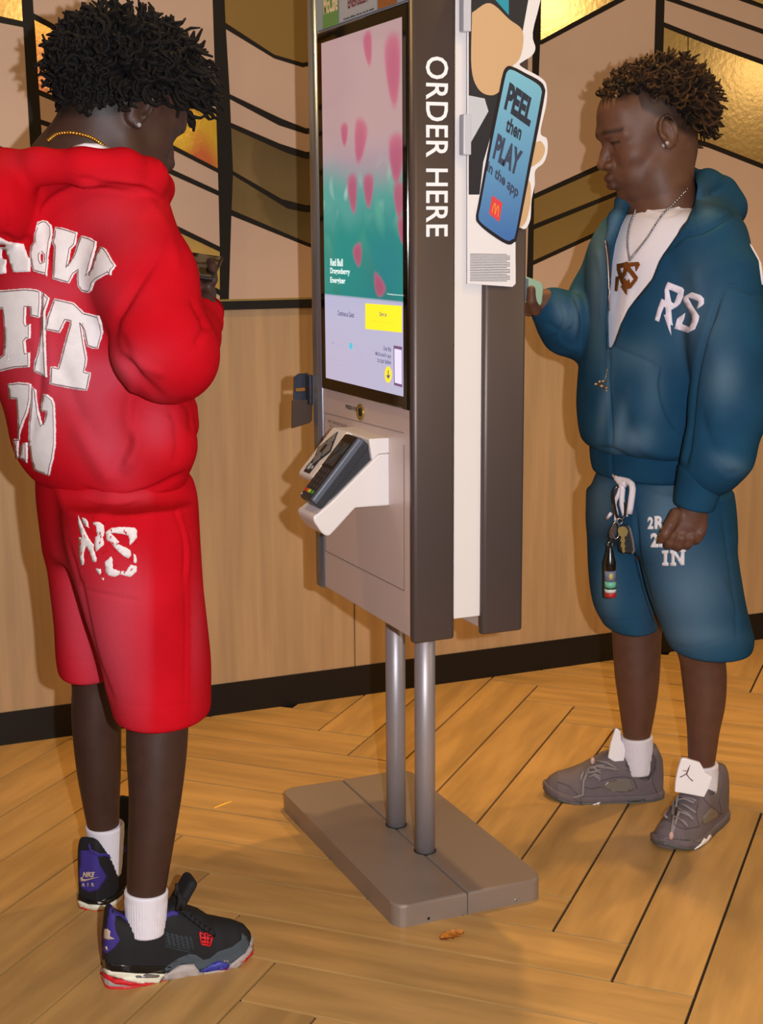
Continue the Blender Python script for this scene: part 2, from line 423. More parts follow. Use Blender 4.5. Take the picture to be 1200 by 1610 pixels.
def cdt_fill(polys, mx):
    """triangles of an outline with holes, with inner points every mx"""
    from mathutils.geometry import delaunay_2d_cdt
    pts = []; edges = []
    for p in polys:
        n0 = len(pts); D = []
        for i in range(len(p)):
            a = np.array(p[i], float); b = np.array(p[(i+1) % len(p)], float); k = max(1, int(np.linalg.norm(b-a)/mx)); D += [a+(b-a)*j/k for j in range(k)]
        pts += D; m_ = len(D); edges += [(n0+i, n0+(i+1) % m_) for i in range(m_)]
    O = np.array(polys[0]); lo, hi = O.min(0), O.max(0)
    gx, gy = np.meshgrid(np.arange(lo[0]+mx*.5, hi[0], mx), np.arange(lo[1]+mx*.5, hi[1], mx)); gx = gx.ravel(); gy = gy.ravel()
    def inside(X, Y):
        d = poly_sd(X, Y, polys[0])
        for h in polys[1:]: d = np.maximum(d, -poly_sd(X, Y, h))
        return d
    if len(gx):
        k = inside(gx, gy) < -mx*.35; pts += [np.array([x, y]) for x, y in zip(gx[k], gy[k])]
    v, e, f, *_ = delaunay_2d_cdt([Vector(p) for p in pts], edges, [], 0, 1e-4)
    V = np.array([x[:] for x in v]); F = np.array([list(t) for t in f]); C = V[F].mean(1); k = inside(C[:, 0], C[:, 1]) < 0
    return V, F[k].tolist()
def layp(name, polys, bvh, m, parent, mx=6.0, **k):
    V, F = cdt_fill(polys, mx); return lay(name, V, F, bvh, m, parent, mx=1e9, **k)
def ribbon(pl, wd, closed=False):
    P = np.asarray(pl, float)
    if closed: P = np.vstack([P, P[:1]])
    T = np.gradient(P, axis=0); T /= np.linalg.norm(T, axis=1)[:, None]+1e-9; N_ = np.stack([-T[:, 1], T[:, 0]], 1)*wd/2
    V = np.concatenate([P+N_, P-N_]); n = len(P); return V, [[i, i+1, n+i+1, n+i] for i in range(n-1)]
# ================================================================ room
WY = 3.918
FLOORW = srgb(205, 160, 98)
m_tile = mat('floor_wood_tile', srgb(200, 155, 94), 0.42, noise=0.27, nscale=2.4, stretch=(1.3, 9, 9), bump=0.08, bscale=14, vary=0.07, ramp=(0.35, 0.65), detail=7, spec=0.35)
m_grout = mat('grout', srgb(26, 18, 12), 0.95)
m_wood = mat('wainscot_oak', srgb(192, 156, 116), 0.55, noise=0.22, nscale=4.0, stretch=(9, 9, 0.6), bump=0.06, bscale=12, ramp=(0.3, 0.7), detail=10)
m_black = mat('black_base', srgb(24, 18, 15), 0.5, spec=0.3)
m_line = mat('black_line', srgb(30, 23, 17), 0.6, spec=0.2)
m_cream = mat('cream_panel', srgb(202, 168, 144), 0.5, noise=0.05, nscale=3)
m_gold = mat('gold_panel', srgb(160, 130, 76), 0.17, metal=0.45, noise=0.3, nscale=2.2, bump=0.10, bscale=60, col2=srgb(146, 120, 70))
m_olive = mat('olive_gold_panel', srgb(138, 116, 78), 0.18, metal=0.4, noise=0.25, nscale=3, bump=0.10, bscale=60)
m_amber = mat('amber_panel', srgb(216, 172, 50), 0.2, metal=0.2, nscale=7, col2=srgb(206, 106, 60), bump=0.3, bscale=60, ramp=(0.38, 0.56), detail=1)
m_ochre = mat('ochre_panel', srgb(206, 168, 84), 0.35, metal=0.2, nscale=3, col2=srgb(176, 142, 76), bump=0.2, bscale=60)
m_brass = mat('brass_strip', srgb(180, 150, 90), 0.4, metal=0.7)

# floor: dark grout bed with a tile laid in every herringbone place
floor = mk('floor', [(-2.4, -0.6, -0.012), (5.6, -0.6, -0.012), (5.6, WY, -0.012), (-2.4, WY, -0.012), (-2.4, -0.6, -0.0015), (5.6, -0.6, -0.0015), (5.6, WY, -0.0015), (-2.4, WY, -0.0015)],
           [[3, 2, 1, 0], [4, 5, 6, 7], [0, 1, 5, 4], [1, 2, 6, 5], [2, 3, 7, 6], [3, 0, 4, 7]], m_grout, kind='structure')
LT = 6.0; GS = complex(0.10932829, -0.10916201); GT = complex(1.48691686, 2.24783786); W = abs(GS); ang = math.atan2(GS.imag, GS.real)
def g2w(u, v): q = GS*complex(u, v)+GT; return np.array([q.real, q.imag])
gt = 0.0056
hx, hy = LT*W/2-gt/2, W/2-gt/2
bm = box_bm((-hx, -hy, -0.009), (hx, hy, 0), 0.0004, 1)
tile0 = bm_out(bm, 'floor_tile', m_tile, floor); tme = tile0.data; bpy.data.objects.remove(tile0)
seen = set()
for i in range(-40, 41):
    for j in range(-8, 9):
        ox = -i+j*2*LT
        for (u, v, t) in ((ox-LT/2, i-0.5, 0), (ox-0.5, i+LT/2, 1)):
            c = g2w(u, v)
            # keep what the photo can show, with a margin beyond its edges
            if c[1] > WY+0.3 or c[1] < 1.75 or c[0] > 4.0 or c[0] < -0.75: continue
            q = topx(np.array([c[0], c[1], 0.0]))
            if q[0] < -420 or q[0] > 1620 or q[1] > 2050 or (round(u*2), round(v*2)) in seen: continue
            seen.add((round(u*2), round(v*2)))
            o = bpy.data.objects.new('floor_tile', tme); COL.objects.link(o); o.parent = floor
            o.location = Vector((c[0], c[1], 0)) - WLOC['floor']; o.rotation_euler = (0, 0, ang+(math.pi/2 if t else 0))

# back wall: solid wall, then cladding in pieces
wall = box('wall_back', (-2.4, WY+0.02, -0.012), (5.6, WY+0.14, 2.9), m_line, None, 0, kind='structure')
# dark backing that shows as the lines between the glass pieces
box('backing_board', (-1.2, WY, 1.19), (4.4, WY+0.02, 2.6), m_line, wall, 0)
# oak panels, seam where the photo shows one
sx = atY(557, 980, WY)[0]
xs = [sx-2.44, sx-1.22, sx, sx+1.22, sx+2.44]
for a, b in zip(xs[:-1], xs[1:]):
    box('wood_panel', (a+0.0015, WY-0.004, 0.095), (b-0.0015, WY+0.02, 1.168), m_wood, wall, 0.001, 1)
bb = box('baseboard_back', (-2.4, WY-0.008, 0), (5.6, WY+0.02, 0.097), m_black, None, 0.001, kind='structure')
tr = box('trim_1', (-2.4, WY-0.014, 1.1685), (5.6, WY+0.02, 1.192), m_black, None, 0.001, kind='structure')
box('brass_strip', (-2.4, WY-0.010, 1.192), (5.6, WY+0.004, 1.197), m_brass, tr, 0)

def pane(poly, m, z=0.006, name='glass_panel'):
    P = [atY(x, y, WY) for x, y in poly]; pl = [(p[0], p[2]) for p in P]
    a = sum(pl[i][0]*pl[(i+1) % len(pl)][1]-pl[(i+1) % len(pl)][0]*pl[i][1] for i in range(len(pl)))
    if a < 0: pl = pl[::-1]
    prism(name, pl, (0, WY-0.0001, 0), (1, 0, 0), (0, 0, 1), (0, -1, 0), z*0.35, m, wall, bev=0.0008, seg=1)
TOP = -190
m1l = lambda y: 34+0.058*y; m1r = lambda y: 51.4+0.066*y
def m2l(y): return float(np.interp(y, [TOP, 0, 180, 372, 470], [328, 334.5, 340, 345.5, 345.5]))
def m2r(y): return float(np.interp(y, [TOP, 0, 110, 235, 270, 385, 470], [345, 351.8, 359.6, 364.5, 366, 362, 359.6]))
def m3l(y): return float(np.interp(y, [TOP, 0, 50, 440, 470], [841, 840, 839, 828, 827]))
def m3r(y): return float(np.interp(y, [TOP, 0, 50, 250, 433, 470], [853, 852, 850, 840.5, 838, 837]))
def m4l(y): return 1031-0.03*y
def m4r(y): return 1045-0.03*y
B = 471.5
def strip(l, r, rows, cols_m):
    """rows: list of pairs (lower edge of line above, upper edge of line below) as polylines left->right"""
    for (up, lo, m) in rows:
        P = [(l(p[1]) if i == 0 else (r(p[1]) if i == len(up)-1 else p[0]), p[1]) for i, p in enumerate(up)]
        Q = [(l(p[1]) if i == 0 else (r(p[1]) if i == len(lo)-1 else p[0]), p[1]) for i, p in enumerate(lo)]
        pane(P+Q[::-1], m)
# far-left column and its left neighbour
cl = lambda y: -95.0
strip(cl, m1l, [([(0, TOP), (0, TOP)], [(-95, 10), (0, 26), (35, 34)], m_gold),
                ([(-95, 18), (0, 36), (36, 43)], [(-95, 212), (0, 230), (47, 246)], m_cream),
                ([(-95, 222), (0, 239), (48, 256)], [(0, B), (0, B)], m_olive)], None)
c0l = lambda y: -320.0; c0r = lambda y: -108.0
strip(c0l, c0r, [([(0, TOP), (0, TOP)], [(0, 60), (0, -20)], m_cream), ([(0, 70), (0, -10)], [(0, 300), (0, 190)], m_gold), ([(0, 310), (0, 200)], [(0, B), (0, B)], m_cream)], None)
strip(m1r, m2l, [([(0, TOP), (0, TOP)], [(0, 21), (110, 52), (200, 101), (334, 172)], m_cream),
                 ([(0, 31), (105, 58), (200, 108), (334, 180)], [(0, 141), (150, 178), (258, 221), (342, 265)], m_amber),
                 ([(0, 150), (150, 187), (258, 229), (342, 272)], [(0, 188), (150, 217), (250, 257), (340, 300)], m_cream),
                 ([(0, 196), (150, 226), (250, 266), (342, 308)], [(0, 250), (272, 352), (345, 388)], m_cream),
                 ([(0, 258), (272, 361), (345, 396)], [(0, 330), (333, 449), (346, 456)], m_ochre),
                 ([(0, 338), (333, 457), (346, 465)], [(0, B), (0, B)], m_cream)], None)
k0 = lambda y: 604.0
strip(m2r, k0, [([(0, TOP), (0, TOP)], [(353, 36), (431, 86), (476, 99), (604, 70)], m_gold),
                ([(353, 46), (431, 92), (476, 106), (604, 78)], [(361, 148), (441, 186), (481, 202), (604, 190)], m_cream),
                ([(361, 156), (438, 197), (481, 211), (604, 200)], [(364, 193), (440, 226), (481, 239), (604, 228)], m_cream),
                ([(365, 201), (452, 241), (481, 250), (604, 240)], [(367, 269), (443, 313), (482, 323), (604, 310)], m_olive),
                ([(366, 275), (452, 328), (482, 334), (604, 322)], [(364, 330), (482, 381), (604, 420)], m_olive),
                ([(364, 339), (482, 387), (604, 428)], [(0, B), (0, B)], m_cream)], None)
k1 = lambda y: 616.0
strip(k1, m3l, [([(0, TOP), (0, TOP)], [(0, 60), (0, 160)], m_cream), ([(0, 70), (0, 170)], [(0, 250), (0, 330)], m_gold), ([(0, 260), (0, 340)], [(0, B), (0, B)], m_cream)], None)
strip(m3r, m4l, [([(0, TOP), (0, TOP)], [(0, 63), (851, 63), (981, -8), (1034, -38)], m_gold),
                 ([(0, 70), (852, 70), (984, 0), (1034, -28)], [(843, 305), (943, 258), (1024, 222)], m_cream),
                 ([(843, 313), (943, 267), (1024, 231)], [(840, 353), (975, 299), (1022, 281)], m_gold),
                 ([(840, 361), (975, 306), (1022, 289)], [(839, 410), (947, 360), (1020, 328)], m_gold),
                 ([(838, 417), (947, 367), (1020, 336)], [(0, B), (0, B)], m_cream)], None)
seam = lambda y: 1081.0; seam2 = lambda y: 1082.2
er = lambda y: 1330.0
strip(m4r, er, [([(0, TOP), (0, TOP)], [(1044, -90), (1165, -6), (1200, 7), (1330, 60)], m_gold),
                ([(1044, -80), (1160, 0), (1200, 14), (1330, 68)], [(1045, -9), (1060, -3), (1200, 46), (1330, 96)], m_cream),
                ([(1045, 0), (1060, 5), (1200, 54), (1330, 104)], [(1045, 35), (1120, 65), (1200, 94), (1330, 146)], m_cream)], None)
strip(m4r, seam, [([(1045, 43), (1081, 58)], [(1040, 205), (1081, 215)], m_gold)], None)
strip(seam2, er, [([(1082, 58), (1120, 73), (1200, 102), (1330, 155)], [(1082, 215), (1113, 224), (1200, 258), (1330, 310)], m_gold)], None)
strip(m4r, er, [([(1040, 213), (1113, 232), (1200, 266), (1330, 318)], [(0, B), (0, B)], m_cream)], None)

# plain continuation of the pattern beyond the photo's edges
for x0, x1 in ((1342, 1560), (1572, 1900), (1912, 2400), (-620, -332)):
    dd = 1 if x0 > 0 else -1; c_ = abs(x0-1342)*.1 if x0 > 0 else 60
    ys = [TOP, -60+c_, 60+c_, 180+c_, 300+c_*.5, B]
    for i, (ya, yb) in enumerate(zip(ys[:-1], ys[1:])):
        sl = 46*dd; pane([(x0, ya+(5 if i else 0)), (x1, ya+(5+sl if i else 0)), (x1, yb-(5-sl if yb != B else 0)), (x0, yb-(5 if yb != B else 0))], m_gold if i % 2 else m_cream)

# small things on the floor
m_leaf = mat('dry_leaf', srgb(196, 118, 30), 0.7, noise=0.4, nscale=60)
def leaf(c, L_, w_, a, m, lab):
    V = []; n, k = 15, 5
    for i in range(n):
        t = i/(n-1); ww = w_*math.sin(math.pi*min(1, t*0.93+0.05))**0.6*(1+0.18*math.sin(i*2.3))
        for j in range(k):
            s = j/(k-1)*2-1; V.append((L_*(t-.5), ww*s*.5, 0.004+0.007*abs(s)+0.002*math.sin(i*1.7+j)))
    V = np.array(V); ca, sa = math.cos(a), math.sin(a); V = np.stack([V[:, 0]*ca-V[:, 1]*sa, V[:, 0]*sa+V[:, 1]*ca, V[:, 2]], 1)+np.array([c[0], c[1], 0])
    V[:, 2] -= V[:, 2].min()-0.0008
    n0 = len(V); V = np.vstack([V, V+np.array([0, 0, 0.0012])])
    F = [[i*k+j, (i+1)*k+j, (i+1)*k+j+1, i*k+j+1] for i in range(n-1) for j in range(k-1)]
    F = [f[::-1] for f in F]+[[q+n0 for q in f] for f in F]
    rim = [(j) for j in range(k)]+[i*k+k-1 for i in range(1, n)]+[(n-1)*k+j for j in range(k-2, -1, -1)]+[i*k for i in range(n-2, 0, -1)]
    F += [[rim[i], rim[(i+1) % len(rim)], rim[(i+1) % len(rim)]+n0, rim[i]+n0] for i in range(len(rim))]
    return tag(mk('fallen_leaf', V, F, m, None, True), lab, 'leaf')
lc = atz(711, 1476); leaf(lc, 0.054, 0.026, 0.12, m_leaf, 'small curled orange brown leaf lying on the floor in front of the kiosk base')
m_fry = mat('yellow_scrap', srgb(236, 176, 60), 0.6)
fc = atz(350, 1268); fa = atz(337, 1273); fb = atz(364, 1263)
V, F = tube_np([np.array(fa)+[0, 0, .0035], np.array(fc)+[0.002, 0.001, .004], np.array(fb)+[0, 0, .0035]], [.0028, .0035, .0025], 4)
tag(mk('food_scrap', V, F, m_fry), 'thin yellow scrap of food on the floor tiles right of the red shorts man', 'scrap')
m_crumb = mat('dark_crumb', srgb(70, 40, 16), 0.8)
for (x, y, r, lab) in [(843, 1514, .0022, 'dark crumb, left of the two side by side right of the leaf'), (911, 1521, .0028, 'largest dark crumb, right of the two side by side right of the leaf'),
                       (823, 1538, .0016, 'tiny dark crumb nearest the picture bottom, below right of the leaf'), (926, 1403, .0018, 'tiny dark crumb just right of the kiosk base corner'),
                       (1116, 1557, .0022, 'dark crumb lowest at the right edge of the floor'), (1169, 1470, .0018, 'small crumb on the floor below the right grey sneaker')]:
    c = atz(x, y); V, F = sphere_np((c[0], c[1], r*.6), (r*1.3, r, r*.6), 6, 4)
    tag(mk('crumb', V, F, m_crumb), lab, 'crumb', 'crumbs on the floor')
# ================================================================ ordering kiosk
m_dark = mat('dark_bronze_metal', srgb(92, 80, 78), 0.42, metal=0.45, bump=0.05, bscale=900)
m_white = mat('white_enamel', srgb(232, 224, 222), 0.35)
m_face = mat('satin_face', srgb(216, 198, 192), 0.34, metal=0.12, bump=0.03, bscale=900)
m_base = mat('bronze_paint', srgb(156, 142, 134), 0.38, metal=0.4, noise=0.06, nscale=600, bump=0.08, bscale=1200)
m_pole = mat('silver_paint', srgb(176, 168, 172), 0.42, metal=0.5, noise=0.08, nscale=700, bump=0.06, bscale=1200)
m_gloss = mat('black_glass', srgb(18, 13, 10), 0.06, spec=0.6)
m_rub = mat('black_plastic', srgb(40, 38, 42), 0.35)
m_btn = mat('button_metal', srgb(170, 168, 165), 0.3, metal=0.6)
m_wtext = mat('white_lettering', srgb(240, 240, 245), 0.5)
m_ktext = mat('dark_lettering', srgb(40, 36, 42), 0.6)
m_slot = mat('slot_black', srgb(30, 26, 24), 0.8)  # near-black for a screw, the pole collars and the jack hole
m_rail = mat('steel_rail', srgb(150, 158, 176), 0.28, metal=0.8)
kiosk = thing('ordering_kiosk', (1.263, 2.785, 0), 'tall double-sided self-order kiosk with lit screen on two silver poles and a metal base', 'kiosk')
# base plate in two halves, with rounded corners
KX0, KX1, KY0, KY1 = 1.094, 1.432, 2.491, 3.182; KM = 1.263
KM = atz(744, 1449)[0]
def base_half(x0, x1, left):
    r = 0.028; pl = []
    def arc(cx, cy, a0): return [(cx+r*math.cos(a0+t*math.pi/16), cy+r*math.sin(a0+t*math.pi/16)) for t in range(9)]
    if left: pl = arc(x0+r, KY0+r, math.pi)+[(x1, KY0), (x1, KY1)]+arc(x0+r, KY1-r, math.pi/2)
    else: pl = [(x0, KY0)]+arc(x1-r, KY0+r, -math.pi/2)+arc(x1-r, KY1-r, 0)+[(x0, KY1)]
    bm = bmesh.new(); lo = [bm.verts.new((a, b, 0.002)) for a, b in pl]; hi = [bm.verts.new((a, b, 0.052)) for a, b in pl]
    n = len(pl)
    bm.faces.new(lo[::-1]); top = bm.faces.new(hi)
    for i in range(n): bm.faces.new([lo[i], lo[(i+1) % n], hi[(i+1) % n], hi[i]])
    bmesh.ops.bevel(bm, geom=list(top.edges), offset=0.006, segments=3, affect='EDGES', profile=0.5)
    return bm_out(bm, 'base_plate', m_base, kiosk)
bL = base_half(KX0, KM-0.0009, True); bR = base_half(KM+0.0009, KX1, False)
for o in (bL, bR):
    for p in o.data.polygons: p.use_smooth = False
for px_, py_ in ((674, 1444), (811, 1415)):
    c = atY(px_, py_, KY0); tube('screw', [c+np.array([0, -.0006, 0]), c+np.array([0, .002, 0])], .0032, m_slot if px_ < 700 else m_btn, bL if px_ < 700 else bR, 10)
box('foot_pad', (KX0+.06, KY0+.04, 0), (KX0+.1, KY0+.08, .004), m_rub, bL, 0.001)
for y in (2.715, 2.87):
    o = tube('pole', [(1.263, y, 0.05), (1.263, y, 0.3), (1.263, y, 0.66)], 0.0222, m_pole, kiosk, 40)
    tube('pole_collar', [(1.263, y, 0.0505), (1.263, y, 0.0535)], 0.0245, m_slot, o, 40)
ZB, ZT = 0.588, 2.02
KC = 1.2625
def rrect(x0, x1, y0, y1, r):
    pl = []
    for cx, cy, a0 in ((x0+r, y0+r, math.pi), (x1-r, y0+r, -math.pi/2), (x1-r, y1-r, 0), (x0+r, y1-r, math.pi/2)):
        pl += [(cx+r*math.cos(a0+t*math.pi/12), cy+r*math.sin(a0+t*math.pi/12)) for t in range(7)]
    return pl
def cheek(x0, x1, y0, y1, z0, z1, m=m_dark, r=0.010):
    e = .004; V = []
    for ins, z in ((e, z0), (e*.3, z0+e*.3), (0, z0+e), (0, z1)): V += [(a, b, z) for a, b in rrect(x0+ins, x1-ins, y0+ins, y1-ins, r-ins)]
    n = 28; F = [list(range(n))[::-1], [3*n+i for i in range(n)]]+[[k*n+i, k*n+(i+1) % n, (k+1)*n+(i+1) % n, (k+1)*n+i] for k in range(3) for i in range(n)]
    o = mk('side_panel', V, F, m, kiosk, True)
    for p in o.data.polygons:
        if len(p.vertices) > 4: p.use_smooth = False
    return o
cheekA = cheek(1.141, 1.232, 2.505, 2.527, ZB, ZT)
cheekB = cheek(1.291, 1.384, 2.505, 2.527, ZB, ZT)
cheekC = cheek(1.141, 1.232, 3.0, 3.050, ZB, ZT, m_rail, 0.014)
cheekD = cheek(1.291, 1.384, 3.0, 3.050, ZB, ZT, m_rail, 0.014)
box('display_body', (1.1485, 2.527, ZB+.004), (1.22, 3.0, ZT), m_face, kiosk, 0.002)
box('display_body', (1.305, 2.527, ZB+.004), (1.377, 3.0, ZT), m_face, kiosk, 0.002)
box('core', (1.219, 2.516, 0.625), (1.306, 2.99, ZT-.002), m_white, kiosk, 0.002)
# thin seams around the service door
def face_line(pts, wd=0.0012, m=m_slot, par=None, name='door_seam'):
    P = [atX(x, y, 1.148) for x, y in pts]; mb = MB()
    for a, b in zip(P[:-1], P[1:]):
        d = (b-a)/np.linalg.norm(b-a); s = np.cross(d, [1, 0, 0])*wd/2
        V = [a-s, a+s, b+s, b-s]; V = V+[v+np.array([.0008, 0, 0]) for v in V]
        V = [v+np.array([-.0004, 0, 0]) for v in V]
        mb.add(V, [[0, 1, 2, 3], [7, 6, 5, 4], [0, 4, 5, 1], [1, 5, 6, 2], [2, 6, 7, 3], [3, 7, 4, 0]])
    return mb.build(name, m, par or kiosk, False)
m_seam = mat('seam_grey', srgb(120, 104, 98), 0.7)
face_line([(512, 866), (636, 929), (635, 700)], 0.0012, m_seam)
face_line([(512, 700), (512, 866)], 0.0010, m_seam)
face_line([(511, 649), (635, 681)], 0.0009, m_seam); face_line([(511, 649), (511, 690)], 0.0009, m_seam)
# glass front with screen
bz = box('screen_bezel', (1.1405, 2.5275, 1.043), (1.1486, 2.984, 1.787), m_gloss, kiosk, 0.003, 2)
# screen picture: painted per vertex, lit from behind
SY0, SY1, SZ0, SZ1 = 2.5463, 2.957, 1.068, 1.763      # right edge (near), left edge, bottom, top
nx, nz = 150, 250
u = np.linspace(0, 1, nx); t = np.linspace(0, 1, nz); U2, T2 = np.meshgrid(u, t)      # u left->right, t top->bottom
def mix(a, b, f): return a*(1-f[..., None])+b*f[..., None]
def C3(*c): return np.array(srgb(*c)[:3])
def sst(a, b, x): x = np.clip((x-a)/(b-a), 0, 1); return x*x*(3-2*x)
ts = 0.742     # where the picture ends and the white part begins
P3 = np.stack([U2.ravel()*0.6, T2.ravel(), np.zeros(U2.size)], 1)
n1 = noise3(P3, 26, 1).reshape(U2.shape); n2 = noise3(P3, 60, 2).reshape(U2.shape); n3 = noise3(P3, 11, 3).reshape(U2.shape)
img = np.ones(U2.shape+(3,))*C3(196, 160, 160)
img = mix(img, C3(178, 160, 176), sst(0.0, 0.15, T2)*0.0+sst(.25, .38, T2)*.6)
img = mix(img, C3(92, 170, 160), sst(.34, .46, T2+0.03*n3))
img = mix(img, C3(36, 150, 140), sst(.44, .58, T2+0.04*n1))
img = mix(img, C3(120, 200, 165), np.clip(n1*1.6-0.15, 0, 1)*np.exp(-((T2-.48)/.10)**2))
img = mix(img, C3(200, 226, 215), np.clip(n2*2-0.55, 0, 1)*np.exp(-((T2-.44)/.06)**2)*.9)
img = mix(img, C3(70, 130, 90), np.clip(n1-0.1, 0, 1)*sst(.5, .65, T2)*.6)
img = mix(img, C3(30, 120, 150), np.clip(-n3, 0, 1)*sst(.42, .6, T2)*.7)
for (cu, ct, ru, rt_, an) in [(.61, .055, .05, .05, .25), (.90, .13, .085, .10, .1), (.30, .275, .045, .035, 0), (.50, .30, .075, .065, -.3), (.40, .445, .06, .06, .15), (.60, .44, .06, .05, 0), (.93, .36, .08, .07, 0), (.96, .47, .06, .05, 0), (.99, .55, .04, .04, .2), (.46, .62, .055, .035, .3), (.72, .705, .07, .03, -.5)]:
    du = (U2-cu)*math.cos(an)-(T2-ct)*1.7*math.sin(an); dt = (U2-cu)*math.sin(an)/1.7+(T2-ct)*math.cos(an)
    r_ = (du/ru)**2*np.clip(1+0.8*dt/rt_, .35, 2)+(dt/rt_)**2
    img = mix(img, C3(206, 96, 130), (1-sst(.55, 1.25, r_))*.8); img = mix(img, C3(176, 56, 100), (1-sst(.1, .9, r_))*.35)
img = mix(img, C3(206, 202, 232), sst(ts-.003, ts+.003, T2))
img = mix(img, C3(214, 190, 206), sst(ts, 1, T2)*.35*(1-U2))
V = np.stack([np.full(U2.size, 1.1400), (SY1+(SY0-SY1)*U2).ravel(), (SZ1+(SZ0-SZ1)*T2).ravel()], 1)
F = [[r*nx+c, (r+1)*nx+c, (r+1)*nx+c+1, r*nx+c+1] for r in range(nz-1) for c in range(nx-1)]
def screen_mat(name, k, rough=0.12):
    m = bpy.data.materials.new(name); m.use_nodes = True; nt = m.node_tree; b = nt.nodes['Principled BSDF']
    a = nt.nodes.new('ShaderNodeAttribute'); a.attribute_name = 'picture'
    b.inputs['Base Color'].default_value = (0.02, 0.02, 0.02, 1); b.inputs['Roughness'].default_value = rough
    nt.links.new(a.outputs['Color'], b.inputs['Emission Color']); b.inputs['Emission Strength'].default_value = k; return m
m_scr = screen_mat('lit_screen', 0.82)
colr = np.concatenate([img.reshape(-1, 3), np.ones((U2.size, 1))], 1)
scr = mk('screen', V, F, m_scr, kiosk, False, attrs={'picture': colr}); tag(scr, 'lit screen with pink petals falling on green ice above a white menu')
def flatcol(name, c, e=1.0):
    m = mat(name, srgb(*c), 0.4, emit=e); return m
SN = np.array([-1.0, 0, 0]); SU = np.array([0, -1.0, 0]); SV = np.array([0, 0, 1.0])
def sp(x, y, X=1.1396): return atX(x, y, X)
def spoly(name, pts, m, X=1.1396, par=scr):
    P = [sp(x, y, X) for x, y in pts]; return mk(name, P, [list(range(len(P)))], m, par)
def stext(name, body, x0, y0, x1, y1, m, X=1.1392, par=scr, off=0.0):
    a = sp(x0, y0, X); b = sp(x1, y1, X); w_ = abs(b[1]-a[1])
    V, F = text_mesh(body, 1.0, offset=off); lo, hi = V.min(0), V.max(0); hgt = h_of[0]
    V = (V-lo)/(hi-lo)*np.array([w_, hgt]); W3 = a+V[:, :1]*SU+V[:, 1:]*SV
    return mk(name, W3, F, m, par)
h_of = [0.012]
spoly('sign_in_button', [(574.5, 517), (574.5, 477), (632, 481), (632, 523)][::-1], flatcol('lit_yellow', (232, 214, 40)))
m_sd = flatcol('lit_dark_text', (80, 84, 120), .8); m_sg = flatcol('lit_grey_text', (160, 158, 190), .8); m_sw = flatcol('lit_white_text', (220, 235, 235), 1)
h_of[0] = .011; stext('lettering', 'Continue as Guest', 531, 496, 557, 497, m_sd, off=.02)
h_of[0] = .011; stext('lettering', 'Sign in', 597, 499, 608, 499.5, m_sd, off=.02)
h_of[0] = .006; stext('lettering', 'Order, customise & earn points', 585, 506, 622, 510, flatcol('lit_olive_text', (176, 166, 50), .8))
for i, (s_, xa) in enumerate([('Use the', 603), ("McDonald's app", 590.5), ('to scan below', 593.5)]):
    h_of[0] = .010; stext('lettering', s_, xa, 551+i*9.2, 615, 551+i*9.2, m_sd, off=.015)
h_of[0] = .004; stext('lettering', 'Accessibility', 526, 542, 541, 543, m_sg); stext('lettering', 'Language', 557, 544, 565, 544.5, m_sg)
h_of[0] = .0035; stext('lettering', 'Adults and youth 2,000 calories a day is used', 521, 566, 555, 570, m_sg); stext('lettering', 'for general nutrition advice, but calorie needs vary', 521, 571, 552, 574, m_sg)
for i, s_ in enumerate(['Red Bull', 'Dragonberry', 'Energizer']):
    h_of[0] = .0155; stext('lettering', s_, 519.5, 418+i*14.5, [539, 550, 543][i], 418+i*14.5, m_sw, off=.02)
h_of[0] = .004; stext('lettering', 'Participating restaurants only', 609, 464, 634, 468, m_sw)
def circ(cx, cy, rx, ry, n=20): return [(cx+rx*math.cos(t*2*math.pi/n), cy+ry*math.sin(t*2*math.pi/n)) for t in range(n)]
spoly('globe_icon', circ(552, 544, 2.6, 5.4), flatcol('lit_teal', (70, 180, 200))); spoly('seal_icon', circ(523.4, 539, 1.2, 3), m_sg)
spoly('arrow_badge', circ(610.5, 589, 5.6, 13), flatcol('lit_yellow2', (232, 206, 50))); spoly('arrow_icon', [(610, 582), (611.3, 582), (611.3, 590), (614, 590), (610.6, 596), (607.4, 590), (610, 590)], m_sd, 1.139)
spoly('phone_outline', [(619, 543), (632.5, 545.5), (632.7, 609), (619.8, 605.5)], flatcol('lit_purple', (110, 84, 120), .7)); spoly('phone_icon', [(620.2, 548), (631.6, 550.4), (631.8, 604.5), (620.8, 601.6)], flatcol('lit_pale', (204, 200, 230)), 1.1393)
# header poster above the glass
hd = box('header_panel', (1.1425, 2.5275, 1.790), (1.1486, 2.992, ZT-.004), mat('header_grey_blue', srgb(140, 160, 184), 0.35), kiosk, 0.001)
def hpoly(name, pts, c, X=1.142): P = [atX(x, y, X) for x, y in pts]; return mk(name, P, [list(range(len(P)))], mat(name+'_colour', srgb(*c), .4), hd)
hpoly('green_cup_print', [(507.5, -60), (507.5, 46), (532, 38), (532, -75)][::-1], (96, 150, 84))
hpoly('blue_grey_print', [(534, -75), (534, 36), (593, 15), (593, -110)][::-1], (168, 176, 196))
hpoly('brown_print', [(594, -110), (594, 15), (624, 5), (624, -130)][::-1], (150, 92, 40))
def htext(body, x0, y0, x1, y1, h, m):
    a = atX(x0, y0, 1.1416); w_ = abs(atX(x1, y1, 1.1416)[1]-a[1]); text('lettering', body, a, SU, SV, 1, m, hd, n=SN, fit=(w_, h), lift=0.0, offset=.03)
htext('McCafé', 509, 24, 531, 15, .035, mat('cream_print', srgb(232, 214, 190), .5)); htext('ENERGIZER', 547, 14, 578, 2, .022, mat('maroon_print', srgb(120, 50, 50), .5))
htext('Contains caffeine. Ask our crew for details', 540, 32, 588, 14, .004, m_ktext)
